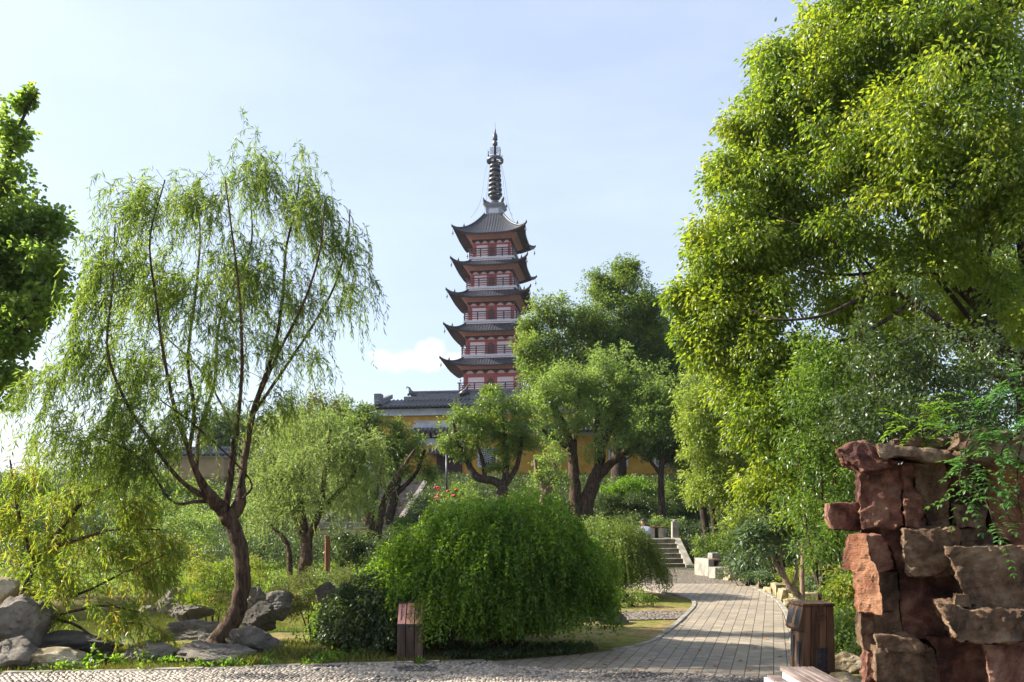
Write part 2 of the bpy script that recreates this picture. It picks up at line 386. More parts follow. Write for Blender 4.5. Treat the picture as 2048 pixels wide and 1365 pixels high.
def LB(rows, k=1.0):
    """rows (px,py,D,radius px) -> world rows"""
    if isinstance(rows[0][0], (tuple, list)): return [LB(r, k) for r in rows]
    out = []
    for q in rows:
        p = P(q[0], q[1], q[2]); out.append((p[0], p[1], p[2], k * q[3] * q[2] / F))
    return out
def gb(px, D):
    x = (px - 1024) * D / F; return np.array([x, D, float(hz(x, D))])
def shrub(name, label, px, D, blobs, leaf, stems=5, **k):
    b = gb(px, D)
    lim = []
    for i in range(stems):
        c = blobs[i % len(blobs)][0]; t = np.array(c) + rng.normal(size=3) * np.array(blobs[i % len(blobs)][1]) * .35
        m = (b + t) / 2 + rng.normal(size=3) * .04; lim.append([(*(b + rng.normal(size=3) * [.06, .06, 0]), .022), (*m, .014), (*t, .006)])
    kw = dict(dens=6, cr=.2, tips=8, per=8, L=.05, w=.025, twig=.006, sides=5, crown='foliage', trunk='stems', links=False, inner=.15, tl=.07, minz=.03)
    kw.update(k); cat = kw.pop('cat', 'shrub'); group = kw.pop('group', None)
    return tree(name, label, cat, b, lim, blobs, leaf, group=group, **kw)

def soft_field(name, label, cat, pts_fn, n, leaf, L, w, up=1.2, big=False, tuft=6, spread=.06, kind='stuff', nb=.9, hgt=.05):
    """ground cover: n tufts placed by pts_fn (returns (m,2))"""
    xy = pts_fn(n); z = hz(xy[:, 0], xy[:, 1]); m = len(xy)
    c = np.stack([xy[:, 0], xy[:, 1], z], 1); rc = rng.uniform(0, 1, m)
    hh = rng.uniform(.1, 1, (m, 1)) * hgt
    p = np.repeat(c + hh * [0, 0, 1], tuft, 0) + rng.normal(size=(m * tuft, 3)) * [spread, spread, spread * .25]
    a = rdir(m * tuft) + [0, 0, up]
    LV = Leaves(); LV.add(p, a, L, w, np.repeat(rc, tuft) * .5 + rng.uniform(0, .5, m * tuft), nb)
    o = link(name, LV.mesh(name, leaf, (0, 0, 0), big)); return tag(o, label, cat, kind=kind)
def in_poly(xy, poly):
    poly = np.asarray(poly); x, y = xy[:, 0], xy[:, 1]; ins = np.zeros(len(xy), bool); j = len(poly) - 1
    for i in range(len(poly)):
        xi, yi = poly[i]; xj, yj = poly[j]
        c = ((yi > y) != (yj > y)) & (x < (xj - xi) * (y - yi) / (yj - yi + 1e-12) + xi); ins ^= c; j = i
    return ins

# ------------------------------------------------------------------ rocks
def rock_mesh(name, size, seed, mat, sub=5, facets=16, rough=.10, fine=.04, pits=0, crack=.5, ridge=.035):
    bm = bmesh.new(); bmesh.ops.create_icosphere(bm, subdivisions=sub, radius=1)
    rs = np.random.default_rng(seed); nn = unit(rs.normal(size=(facets, 3)) * [1, 1, .8]); hh = rs.uniform(.72, 1.0, facets)
    off = Vector(rs.uniform(-50, 50, 3)); S = min(size)
    for v in bm.verts:
        d = np.array(v.co); d /= np.linalg.norm(d); k = nn @ d
        r = np.min(np.where(k > .05, hh / np.maximum(k, .05), 9)); r = min(r, 1.35)
        dv = Vector(d)
        r += (noise.fractal(dv * 1.6 + off, 1, 2, 5) * rough + noise.fractal(dv * 6 + off, .8, 2, 4) * fine)
        vd = noise.voronoi(dv * 2.6 + off)[0]; r -= crack * max(0, .16 - (vd[1] - vd[0])) * .8
        r += noise.ridged_multi_fractal(dv * 2.4 + off, 1.0, 2.0, 5, 1.0, 2.0) * ridge
        if pits:
            f = noise.voronoi(dv * 3.2 + off)[0][0]; r -= pits * max(0, .35 - f) * 1.2
        v.co = Vector((d[0] * r * size[0], d[1] * r * size[1], d[2] * r * size[2]))
    me = bpy.data.meshes.new(name); bm.to_mesh(me); bm.free(); me.materials.append(mat)
    me.polygons.foreach_set('use_smooth', [True] * len(me.polygons))
    me.set_sharp_from_angle(angle=math.radians(38)); return me
def rock(label, x0, x1, ytop, ybot, D, seed, mat, depth=1.0, rot=0, tilt=0, cat='rock', name='rock', **k):
    """photo extent x0..x1, ytop..ybot at distance D -> real boulder standing there"""
    s = D / F; w = (x1 - x0) * s / 2; h = (ybot - ytop) * s / 2
    c = P((x0 + x1) / 2, (ytop + ybot) / 2, D)
    me = rock_mesh(name, (w / .93, w / .93 * depth, h / .88), seed, mat, **k)
    o = link(name, me, None, c); o.rotation_euler = (0, math.radians(tilt), 0)
    return tag(o, label, cat)
def greyrock(name='grey_rock', tint=1.0):
    m, t, b = newmat(name); v = coord(t)
    n = tnoise(t, 2.2, 8, .7, v); c = ramp(t, n, [(.07 * tint, .06 * tint, .05 * tint), (.21 * tint, .18 * tint, .145 * tint), (.36 * tint, .32 * tint, .265 * tint)], [.3, .5, .72])
    t.links.new(c, b.inputs['Base Color']); b.inputs['Roughness'].default_value = .85; b.inputs['Specular IOR Level'].default_value = .25
    ad = t.nodes.new('ShaderNodeMath'); ad.operation = 'MULTIPLY_ADD'; t.links.new(tnoise(t, 4, 8, .8, v, 1.5), ad.inputs[0]); ad.inputs[1].default_value = 2.5; t.links.new(tnoise(t, 18, 8, .8, v), ad.inputs[2])
    bump(t, b, ad.outputs[0], 1.0, .05); return m
ROCK = greyrock('grey_rock', 1.0); ROCK_L = greyrock('pale_rock', 1.35); ROCK_D = greyrock('dark_rock', .5)
ROCK_T = plain('tan_rock', [(.16, .12, .06), (.34, .27, .16), (.48, .40, .28)], 4, .85, .8, .03)
CONC = plain('pale_granite', [(.22, .20, .165), (.36, .33, .27)], 6, .8, .3, .01, bscale=60)
STONE = plain('weathered_stone', [(.17, .155, .13), (.32, .29, .24)], 4, .85, .4, .01, bscale=40)
# ------------------------------------------------------------------ ground, water, paths
def ground_mat():
    m, t, b = newmat('soil'); g = coord(t)
    n1 = tnoise(t, .55, 5, .6, g); n2 = tnoise(t, 7, 8, .7, g)
    soil = ramp(t, n2, [(.10, .065, .03), (.24, .165, .08), (.33, .24, .13)], [.3, .5, .7])
    moss = ramp(t, n2, [(.05, .06, .012), (.15, .15, .03), (.24, .21, .06)], [.3, .5, .7])
    mx = t.nodes.new('ShaderNodeMix'); mx.data_type = 'RGBA'
    f = ramp(t, n1, [(0, 0, 0), (1, 1, 1)], [.38, .56]); t.links.new(f, mx.inputs[0]); t.links.new(soil, mx.inputs[6]); t.links.new(moss, mx.inputs[7])
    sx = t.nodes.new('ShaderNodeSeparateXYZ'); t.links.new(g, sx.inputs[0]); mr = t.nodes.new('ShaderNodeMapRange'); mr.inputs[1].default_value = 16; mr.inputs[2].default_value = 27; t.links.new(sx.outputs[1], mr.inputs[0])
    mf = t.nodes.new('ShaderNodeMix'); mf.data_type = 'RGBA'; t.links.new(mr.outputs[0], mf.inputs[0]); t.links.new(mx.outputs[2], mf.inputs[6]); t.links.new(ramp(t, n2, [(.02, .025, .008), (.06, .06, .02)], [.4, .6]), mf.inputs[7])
    t.links.new(mf.outputs[2], b.inputs['Base Color']); b.inputs['Roughness'].default_value = .95; b.inputs['Specular IOR Level'].default_value = .15
    bump(t, b, tnoise(t, 26, 8, .75, g), .7, .02); return m
xs = np.concatenate([np.linspace(-160, -14, 26), np.linspace(-13.5, 12, 150), np.linspace(13, 160, 26)])
ys = np.concatenate([np.linspace(-6, 7.6, 10), np.linspace(7.8, 24, 110), np.linspace(24.4, 60, 80), np.linspace(62, 400, 34)])
XX, YY = np.meshgrid(xs, ys); ZZ = hz(XX, YY)
A = np.stack([XX, YY, ZZ], -1); r_, c_ = XX.shape
ii = np.arange(r_ - 1)[:, None] * c_ + np.arange(c_ - 1)[None]; ii = ii.ravel()
FQ = np.stack([ii, ii + 1, ii + c_ + 1, ii + c_], 1)
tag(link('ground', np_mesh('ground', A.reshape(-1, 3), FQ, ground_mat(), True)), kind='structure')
def water_mat():
    m, t, b = newmat('pond_water'); b.inputs['Base Color'].default_value = (.075, .085, .012, 1); b.inputs['Roughness'].default_value = .06
    b.inputs['Specular IOR Level'].default_value = .6
    bump(t, b, tnoise(t, 5, 3, .5, coord(t, (1, .6, 1))), .12, .02); return m
mb = MB(); mb.add([(-10, 9.7, -.34), (-1.5, 9.7, -.34), (-1.5, 18.4, -.34), (-10, 18.4, -.34)], [(0, 1, 2, 3)])
tag(mb.build('pond_water', water_mat()), kind='structure')

def sheet(name, poly, z, mat, kind='structure', thick=None):
    mb = MB(); pts = [(p[0], p[1], z) for p in poly]
    if thick: mb.prism([(p[0], p[1], z - thick) for p in poly], (0, 0, thick))
    else: mb.add(pts, [tuple(range(len(pts)))])
    return tag(mb.build(name, mat), kind=kind)
def brick_mat():
    m, t, b = newmat('path_pavers'); v = coord(t, (1, 1, 1), (0, 0, math.radians(-72.4)))
    br = t.nodes.new('ShaderNodeTexBrick'); t.links.new(v, br.inputs['Vector'])
    br.inputs['Scale'].default_value = 1; br.inputs['Brick Width'].default_value = .26; br.inputs['Row Height'].default_value = .142
    br.inputs['Mortar Size'].default_value = .0055; br.inputs['Mortar Smooth'].default_value = .4; br.offset = .5
    br.inputs['Color1'].default_value = (.345, .295, .235, 1); br.inputs['Color2'].default_value = (.265, .23, .19, 1); br.inputs['Mortar'].default_value = (.07, .055, .04, 1)
    n = tnoise(t, 9, 7, .7, coord(t)); n2 = tnoise(t, .8, 3, .5, coord(t))
    mx = t.nodes.new('ShaderNodeMix'); mx.data_type = 'RGBA'; mx.blend_type = 'MULTIPLY'; mx.inputs[0].default_value = .75
    t.links.new(br.outputs[0], mx.inputs[6]); t.links.new(ramp(t, n, [(.55, .53, .5), (1.08, 1.05, 1.0)], [.3, .65]), mx.inputs[7])
    m2 = t.nodes.new('ShaderNodeMix'); m2.data_type = 'RGBA'; m2.blend_type = 'MULTIPLY'; m2.inputs[0].default_value = .6
    t.links.new(mx.outputs[2], m2.inputs[6]); t.links.new(ramp(t, n2, [(.72, .72, .74), (1.1, 1.06, 1.0)], [.35, .6]), m2.inputs[7])
    t.links.new(m2.outputs[2], b.inputs['Base Color']); b.inputs['Roughness'].default_value = .75
    ad = t.nodes.new('ShaderNodeMath'); ad.operation = 'MULTIPLY_ADD'; t.links.new(br.outputs[1], ad.inputs[0]); ad.inputs[1].default_value = -1.6; t.links.new(n, ad.inputs[2])
    bump(t, b, ad.outputs[0], .6, .012); return m
def pebble_mat(scale=26, name='set_pebbles'):
    m, t, b = newmat(name); v = coord(t)
    vo = t.nodes.new('ShaderNodeTexVoronoi'); vo.inputs['Scale'].default_value = scale; t.links.new(v, vo.inputs['Vector'])
    sp = t.nodes.new('ShaderNodeSeparateColor'); t.links.new(vo.outputs['Color'], sp.inputs[0])
    c = ramp(t, sp.outputs[0], [(.16, .13, .10), (.25, .205, .16), (.36, .31, .25), (.45, .40, .33)])
    d = ramp(t, vo.outputs['Distance'], [(1, 1, 1), (.75, .72, .7), (.12, .1, .08)], [.0, .42, .66])
    mx = t.nodes.new('ShaderNodeMix'); mx.data_type = 'RGBA'; mx.blend_type = 'MULTIPLY'; mx.inputs[0].default_value = 1
    t.links.new(c, mx.inputs[6]); t.links.new(d, mx.inputs[7]); t.links.new(mx.outputs[2], b.inputs['Base Color']); b.inputs['Roughness'].default_value = .6
    iv = t.nodes.new('ShaderNodeMath'); iv.operation = 'SUBTRACT'; iv.inputs[0].default_value = 1; t.links.new(vo.outputs['Distance'], iv.inputs[1])
    bump(t, b, iv.outputs[0], .9, .03); return m
BRICK = brick_mat(); PEB = pebble_mat()
path_l = [G(*p) for p in ((980, 1327), (1100, 1318), (1230, 1305), (1300, 1291), (1340, 1266), (1378, 1232), (1392, 1214), (1386, 1202), (1345, 1190), (1290, 1181), (1225, 1176))]
path_r = [G(*p) for p in ((1490, 1170), (1518, 1183), (1547, 1201), (1565, 1225), (1578, 1270), (1583, 1320), (1583, 1362))]
front_edge = [G(*p) for p in ((1520, 1359), (1300, 1349), (1000, 1336))]
path_poly = path_l + [G(1150, 1168)] + path_r + front_edge
sheet('brick_path', path_poly, .022, BRICK, thick=.02)
plaza = [G(1150, 1168), G(1490, 1170), G(1470, 1160), G(1435, 1150), G(1400, 1136.5), (2.0, 27.0), (-2.5, 27.0), (-2.5, 20.5)]
sheet('pebble_court', plaza, .018, PEB, thick=.016)
branch = [G(1100, 1226), G(1376, 1223.5), G(1366, 1240), G(1212, 1243), G(1100, 1246)]
sheet('pebble_side_path', branch, .018, pebble_mat(24, 'side_pebbles'), thick=.016)
ext_r = G(1583, 1362)
fore = [(-14, 8.25), G(0, 1352), G(350, 1345), G(700, 1334), G(980, 1327), G(1000, 1336), G(1300, 1349), G(1520, 1359), ext_r, (ext_r[0] + 1.2, 8.0), (7, 7.0), (7, -5), (-14, -5)]
sheet('pebble_paving', fore, .012, plain('setting_mortar', [(.10, .08, .06), (.20, .17, .13)], 20, .95, .5, .01), thick=.01)
# cobbles set in the mortar: real stones, one object
def pebbles(poly, x0, x1, y0, y1, pitch, z):
    nx, ny = int((x1 - x0) / pitch), int((y1 - y0) / (pitch * .62))
    gx, gy = np.meshgrid(np.arange(nx), np.arange(ny)); gx = gx.ravel(); gy = gy.ravel()
    x = x0 + (gx + .5 * (gy % 2)) * pitch + rng.normal(size=len(gx)) * pitch * .10; y = y0 + gy * pitch * .62 + rng.normal(size=len(gx)) * pitch * .07
    k = in_poly(np.stack([x, y], 1), poly); x, y = x[k], y[k]; n = len(x)
    # band pattern: swirling direction of the long axis
    an = .5 * np.sin(x * 1.6 + np.sin(y * 2.2) * 1.5) + .3 * np.sin(y * 3) + rng.normal(size=n) * .25
    bm = bmesh.new(); bmesh.ops.create_icosphere(bm, subdivisions=1, radius=1); V = np.array([v.co for v in bm.verts]); Fc = np.array([[v.index for v in f.verts] for f in bm.faces]); bm.free()
    kk = V[:, 2] > -.6; 
    sx = pitch * .53 * rng.uniform(.8, 1.1, n); sy = pitch * .34 * rng.uniform(.8, 1.15, n); sz = pitch * .36 * rng.uniform(.7, 1.2, n)
    ca, sa = np.cos(an)[:, None], np.sin(an)[:, None]
    lx = V[None, :, 0] * sx[:, None]; ly = V[None, :, 1] * sy[:, None]
    PV = np.stack([x[:, None] + lx * ca - ly * sa, y[:, None] + lx * sa + ly * ca, z + V[None, :, 2] * sz[:, None]], -1)
    FF = (np.arange(n)[:, None, None] * len(V) + Fc[None]).reshape(-1, 3)
    pat = .5 + .5 * np.sin(x * 2.6 + 1.5 * np.sin(y * 3.1 + x)) * np.sin(y * 5 + 1.2 * np.sin(x * 2))
    rr = np.clip(np.where(pat > .8, .12, .62) + rng.normal(size=n) * .2, 0, 1)
    return PV.reshape(-1, 3), FF, np.repeat(rr, len(Fc)), n
pv, pf, pr, pn = pebbles(fore, -5.6, 4.6, 7.0, 9.6, .06, .016)
m, t, b = newmat('pebble_stones'); a_ = t.nodes.new('ShaderNodeAttribute'); a_.attribute_name = 'rnd'
t.links.new(ramp(t, a_.outputs['Fac'], [(.05, .045, .04), (.17, .14, .115), (.32, .265, .205), (.44, .375, .30)]), b.inputs['Base Color']); b.inputs['Roughness'].default_value = .6
tag(link('pebble_stones', np_mesh('pebble_stones', pv, pf, m, True, pr)), 'small river pebbles set on edge in a swirling pattern across the foreground paving', 'pebbles', kind='stuff')
# kerbs: stones laid along the edges
def kerb(name, pts, w, z0, z1, mat, side=1, seg=.42):
    q = smooth_path([(p[0], p[1], 0) for p in pts], 8)[:, :2]; d = np.concatenate([[0], np.cumsum(np.linalg.norm(np.diff(q, axis=0), axis=1))])
    n = int(d[-1] / seg); mb = MB()
    def at(s): return np.array([np.interp(s, d, q[:, 0]), np.interp(s, d, q[:, 1])])
    for i in range(n):
        a, c = at(i * seg + .006), at((i + 1) * seg - .006); tt = (c - a) / np.linalg.norm(c - a); nn = np.array([tt[1], -tt[0]]) * side
        zz = z1 + rng.normal() * .003
        o = nn * rng.normal() * .004
        mb.prism([(*(a + o), z0), (*(c + o), z0), (*(c + o + nn * w), z0), (*(a + o + nn * w), z0)], (0, 0, zz - z0))
    return tag(mb.build(name, mat, bevel=.006), kind='structure')
kerb('path_kerb', path_l[2:-1], .075, -.02, .04, STONE, -1)
#kerb('path_kerb', [(p[0] - .13, p[1]) for p in path_l[2:-1]], .07, -.02, .045, STONE, -1, .3)
kerb('path_kerb', path_r, .09, -.02, .04, STONE, -1)
kerb('paving_kerb', [G(*p) for p in ((0, 1352), (350, 1345), (700, 1334), (980, 1327))], .09, -.03, .035, STONE, -1, .5)

# ------------------------------------------------------------------ stairs
MOSSY = plain('mossy_step_stone', [(.09, .08, .055), (.18, .16, .115), (.25, .225, .17)], 3, .85, .4, .01, bscale=30)
def stairs(name, label, x0, x1, y0, z0, n, rise, tread, mat, extra=None):
    e = empty(name, ((x0 + x1) / 2, y0, z0), label, 'stairs')
    ex, ey, ez = (x0 + x1) / 2, y0, z0
    for i in range(n):
        mb = MB(); mb.box(x0 - ex, x1 - ex, i * tread, i * tread + tread + .03, i * rise - .3, (i + 1) * rise - .045)
        mb.box(x0 - ex - .01, x1 - ex + .01, i * tread - .03, i * tread + tread - .034, (i + 1) * rise - .045, (i + 1) * rise)
        mb.build('step', mat, e, bevel=.008)
    return e
e = stairs('garden_stairs', 'six stone steps rising from the pebble court to the upper terrace', 2.3, 5.62, 26.9, 0, 6, .153, .34, MOSSY)
mb = MB(); x0 = 5.64 - 3.96
mb.prism([(x0, -.15, -.1), (x0, -.15, .12), (x0, 2.0, .98), (x0, 2.35, .98), (x0, 2.35, -.1)], (.24, 0, 0)); mb.build('side_wall', STONE, e, bevel=.01)
mb = MB(); mb.box(x0 - .03, x0 + .20, 1.95, 2.2, .85, 1.52); mb.lathe([(.07, 0), (.085, .02), (.085, .06), (.06, .075)], (x0 + .085, 2.075, 1.52), 12)
mb.build('post', STONE, e, bevel=.012)
# upper terrace slab, behind the steps
sheet('terrace', [(-1, 28.93), (5.64, 28.93), (5.9, 29.3), (5.9, 33.4), (-1, 33.4)], .915, MOSSY, thick=.9)
e = empty('stone_railing', (4.6, 31.6, .915), 'low pale stone railing behind the head of the right-hand steps', 'railing')
mb = MB(); mb.box(-1.9, 1.32, -.1, .1, .17, .33); mb.build('rail', CONC, e, bevel=.01)
for xx in (-1.8, -.2, 1.2):
    mb = MB(); mb.box(xx - .1, xx + .1, -.085, .085, 0, .175); mb.build('post', CONC, e, bevel=.01)
WOODR = plain('red_brown_wood', [(.10, .04, .025), (.22, .10, .06)], 6, .6, .3, .005, stretch=(1, 1, 1))
def block_bench(name, label, c, w, d, h, rz, group=None):
    e = empty(name, c, label, 'bench', group, rz)
    for sx in (-1, 1):
        mb = MB(); xx = sx * (w / 2 - .09); mb.box(xx - .09, xx + .09, -d / 2, d / 2, 0, h - .05); mb.build('leg', CONC, e, bevel=.01)
    mb = MB()
    for k in range(5):
        a = -d / 2 + k * d / 5 + .006; mb.box(-w / 2 - .015, w / 2 + .015, a, a + d / 5 - .012, h - .05, h)
    mb.build('seat', WOODR, e, bevel=.004); return e
block_bench('stone_bench', 'small bench of pale stone with red-brown slat top at the head of the steps', (5.22, 30.2, .915), .5, .9, .42, .0)

# left hill stairs
zf = lambda y: float(np.interp(y, TY, TZ))
y0, y1 = 38.2, 50.2; n = 20; z0 = zf(y0) + .02; rise = (zf(y1) + .25 - z0) / n
STEPD = plain('dark_step_stone', [(.07, .06, .055), (.17, .145, .13), (.25, .22, .2)], 3, .85, .4, .01, bscale=30)
e = stairs('hill_stairs', 'long dark stone stairway climbing the hill to the temple gate', -8.6, -5.4, y0, z0, n, rise, (y1 - y0) / n, STEPD)
for sx in (-1, 1):
    mb = MB(); xx = sx * 1.78; dy, dz = y1 - y0, n * rise
    mb.prism([(xx - .15, -.3, -.5), (xx - .15, -.3, .12), (xx - .15, dy, dz + .12), (xx - .15, dy, -.5)], (.30, 0, 0)); mb.build('side_wall', STEPD, e, bevel=.01)
e = empty('stone_railing', (-7.2, 36.6, zf(36.6)), 'long low stone beam railing across the foot of the hill stairway', 'railing')
mb = MB(); mb.box(-2.6, 3.0, -.13, .13, .1, .30); mb.build('rail', CONC, e, bevel=.01)
for xx in (-2.3, 0, 1.55, 2.8):
    mb = MB(); mb.box(xx - .12, xx + .12, -.1, .1, -.2, .1); mb.build('post', CONC, e, bevel=.01)

# ------------------------------------------------------------------ pagoda
TH = math.radians(8.36)
TILE = plain('roof_tile', [(.018, .020, .028), (.045, .047, .058)], 5, .45, .4, .01, spec=.5)
REDP = plain('red_paint', [(.40, .085, .08), (.48, .11, .10)], 4, .55, .15, .004)
PINK = plain('pink_white_plaster', [(.86, .67, .71), (.90, .74, .77)], 3, .8, .1, .003)
CORN = plain('cornice_paint', [(.50, .22, .19), (.60, .29, .25)], 3, .6, .1, .003)
RAILP = plain('dark_red_paint', [(.065, .028, .035), (.10, .04, .05)], 4, .5, .1, .003)
SLABP = plain('balcony_edge', [(.50, .48, .52), (.62, .60, .63)], 3, .7, .1, .003)
SOFF = plain('soffit_wood', [(.03, .018, .02), (.05, .028, .03)], 6, .7, .2, .004)
DARKD = plain('doorway_dark', [(.10, .045, .035), (.16, .08, .06)], 6, .7, .2, .004)
IRON = plain('cast_iron', [(.02, .022, .028), (.05, .052, .06)], 8, .42, .3, .004, spec=.6)
ORN = plain('brick_ornament', [(.20, .21, .24), (.30, .31, .34)], 6, .8, .3, .006)
pc = (-2.16, 105.3, 8.0)
pag = empty('pagoda', pc, 'tall square pagoda with pink walls, dark curled roofs and an iron spire', 'pagoda', rz=-TH)
def sides(fn):
    """fn(x, out, z) -> builds 4 rotated copies of points given for front side (out = distance towards -y)"""
    global SIDE
    for k in range(4):
        SIDE = k; a = k * math.pi / 2; ca, sa = math.cos(a), math.sin(a)
        fn(lambda x, o, z: (x * ca + o * sa, x * sa - o * ca, z))
def roof(a, b, hc, zt, ze, tip_h, tipz, zc, parent):
    """a top half width, b eave half width (at middle), hc cornice half width"""
    top, und = MB(), MB()
    nu, nv = 96, 9
    U = np.linspace(-1, 1, nu + 1); Vv = np.linspace(0, 1, nv + 1)
    lift = (tipz - .35) - ze
    def zsurf(u_, v_): return zt - (zt - ze) * (1 - (1 - v_) ** 1.45) + lift * abs(u_) ** 3.5 * v_ ** 2.2
    def half(u_, v_): return a + (b - a) * v_ + .06 * b * abs(u_) ** 5 * v_ ** 2
    def f(T):
        A = np.zeros((nv + 1, nu + 1, 3)); Bm = np.zeros((4, nu + 1, 3))
        for i, v_ in enumerate(Vv):
            for j, u_ in enumerate(U):
                h = half(u_, v_); x = u_ * h; rp = .07 * (1 - abs(math.sin(x * math.pi / .34))) if abs(u_) < .985 else 0
                A[i, j] = T(x, h, zsurf(u_, v_) + rp)
        for i, w in enumerate((0, .02, .4, 1)):
            for j, u_ in enumerate(U):
                h = half(u_, 1) - .03; ho = h + (hc - h) * w; z = zsurf(u_, 1) - (.16 if i else .0); z = z + (zc - z) * w
                rp = -.05 if (i and int((u_ * h + 50) / .16) % 2) else 0
                Bm[3 - i, j] = T(u_ * ho, ho, z + rp)
        top.grid(A[::-1]); und.grid(Bm)
    sides(f)
    r = top.build('roof', TILE, parent); und.build('soffit', SOFF, r)
    for k in range(4):
        an = k * math.pi / 2 + math.pi / 4; ca, sa = math.cos(an), math.sin(an); hr = MB(); s2 = math.sqrt(2)
        pts = []
        for v_ in np.linspace(0, 1, 10):
            h = half(1, v_) * s2; pts.append((h * ca, h * sa, zsurf(1, v_) + .08))
        h1 = half(1, 1) * s2; tp = tip_h * s2
        pts += [((h1 + (tp - h1) * .45) * ca, (h1 + (tp - h1) * .45) * sa, zsurf(1, 1) + .17), (tp * ca, tp * sa, tipz)]
        hr.tube(pts, [.13] * 9 + [.15, .13, .03], 6)
        hp = half(1, .66) * s2; zz = zsurf(1, .66)
        hr.box(hp * ca - .11, hp * ca + .11, hp * sa - .11, hp * sa + .11, zz, zz + .38, .03); hr.tube([(hp * ca, hp * sa, zz + .36), (hp * ca, hp * sa, zz + .62)], [.08, .02], 5)
        hr.build('hip_ridge', TILE, r)
        bl = MB(); hb = (h1 - .05); zb = zsurf(1, 1) - .1
        bl.tube([(hb * ca, hb * sa, zb), (hb * ca, hb * sa, zb - .45)], .015, 4); bl.lathe([(.02, 0), (.07, -.05), (.09, -.2), (.13, -.3), (.11, -.31)], (hb * ca, hb * sa, zb - .42), 8)
        bl.tube([(hb * ca, hb * sa, zb - .7), (hb * ca, hb * sa, zb - .95)], [.01, .05], 4)
        bl.build('wind_bell', IRON, r)
    return r
ST = [(34.3, 37.9, 2.30, 4.65, 2.85), (30.5, 33.96, 2.55, 4.8, 3.15), (26.3, 29.97, 2.8, 5.25, 3.4), (22.0, 25.7, 3.05, 5.5, 3.65), (17.4, 21.5, 3.3, 5.88, 3.95), (12.9, 17.2, 3.55, 6.2, 4.25), (8.2, 12.8, 3.8, 6.6, 4.5)]
for i, (zs, tipz, hb, th, hs) in enumerate(ST):
    zs -= pc[2]; tipz -= pc[2]; k = (tipz - zs) / 3.6; ze = tipz - 1.16
    zct = ze + .32; zcor = zct - .52; zw = zcor - .06; zb0 = zw - .38 * k
    w = MB(); w.box(-hb + .06, hb - .06, -hb + .06, hb - .06, zs - .5, zct); wall = w.build('wall', REDP, pag)
    def pan(T):
        for sx in (-1, 1):
            p = MB(); x0_, x1_ = sorted((sx * hb * .25, sx * hb * .86))
            p.prism([T(x0_, hb - .058, zs), T(x1_, hb - .058, zs), T(x1_, hb - .058, zs + 1.58 * k), T(x0_, hb - .058, zs + 1.58 * k)], np.array(T(0, .012, 0)))
            p.build('plaster_panel', PINK, wall)
            c = MB(); x = sx * (hb - .0); c.prism([T(x - .13, hb - .12, zs), T(x + .13, hb - .12, zs), T(x + .13, hb - .12, zb0), T(x - .13, hb - .12, zb0)], np.array(T(0, .18, 0)))
            if sx < 0: c.build('column', REDP, wall)
        dr = MB(); ww = hb * .145; hh = 1.15 * k
        out = [(-ww, 0), (ww, 0), (ww, hh)] + [(ww * (1 - q) if q else ww, hh + .42 * k * math.sin(q * math.pi / 2)) for q in (.3, .6, .85, 1)] + [(-ww * (1 - q), hh + .42 * k * math.sin(q * math.pi / 2)) for q in (.85, .6, .3)] + [(-ww, hh)]
        dr.prism([T(x, hb - .055, zs + z) for x, z in out], np.array(T(0, .015, 0))); d_ = dr.build('doorway', DARKD, wall)
        fr = MB(); pts = [T(x, hb - .03, zs + z) for x, z in out]; fr.tube(pts[1:] + [pts[0]], .05, 5); fr.build('door_frame', REDP, d_)
        bm_ = MB(); bm_.prism([T(-hb - .03, hb - .06, zs + 1.62 * k), T(hb + .03, hb - .06, zs + 1.62 * k), T(hb + .03, hb - .06, zb0), T(-hb - .03, hb - .06, zb0)], np.array(T(0, .11, 0))); bm_.build('beam', REDP, wall)
        bt = MB()
        for q in range(5):
            xc = (q - 2) * hb * .40; b0, b1 = hb * .155, hb * .055
            bt.prism([T(xc - b0, hb - .058, zb0 + .03), T(xc + b0, hb - .058, zb0 + .03), T(xc + b1, hb - .058, zw - .06), T(xc - b1, hb - .058, zw - .06)], np.array(T(0, .02, 0)))
        bt.build('bracket_panel', PINK, wall)
        for q in range(6 if SIDE < 2 else 0):
            bk = MB(); xc = (q - 2.5) * hb * .40
            for dx, zz in ((0, .0), (-.14, .10), (.14, .10)):
                bk.prism([T(xc + dx - .08, hb - .05, zb0 + .12 + zz), T(xc + dx + .08, hb - .05, zb0 + .12 + zz), T(xc + dx + .10, hb - .05, zb0 + .25 + zz), T(xc + dx - .10, hb - .05, zb0 + .25 + zz)], np.array(T(0, .22 + dx * dx, 0)))
            bk.build('bracket', RAILP, wall)
    sides(pan)
    cb = MB(); cb.box(-hb - .2, hb + .2, -hb - .2, hb + .2, zw - .05, zw + .08); cb.build('dark_band', SOFF, pag)
    cc = MB(); o = hb + .22; stp = (zct - zcor) / 4; run = .66
    for q in range(4): cc.frustum(0, 0, o + run * q / 4 + .02, zcor + q * stp, o + run * (q + .6) / 4 + .10, zcor + (q + .82) * stp)
    cc.build('cornice', CORN, pag)
    if i: a_ = ST[i - 1][4] - .25; zt = ST[i - 1][0] - pc[2] - .38
    else: a_, zt = 1.15, 40.15 - pc[2]
    roof(a_, th * .925, o + run + .05, zt, ze, th, tipz, zct - .02, pag)
    sl = MB(); sl.box(-hs, hs, -hs, hs, zs - .28, zs - .02); s_ = sl.build('balcony_slab', SLABP, pag)
    s2_ = MB(); s2_.box(-hs + .15, hs - .15, -hs + .15, hs - .15, zs - .45, zs - .285); s2_.build('slab_base', PINK, s_)
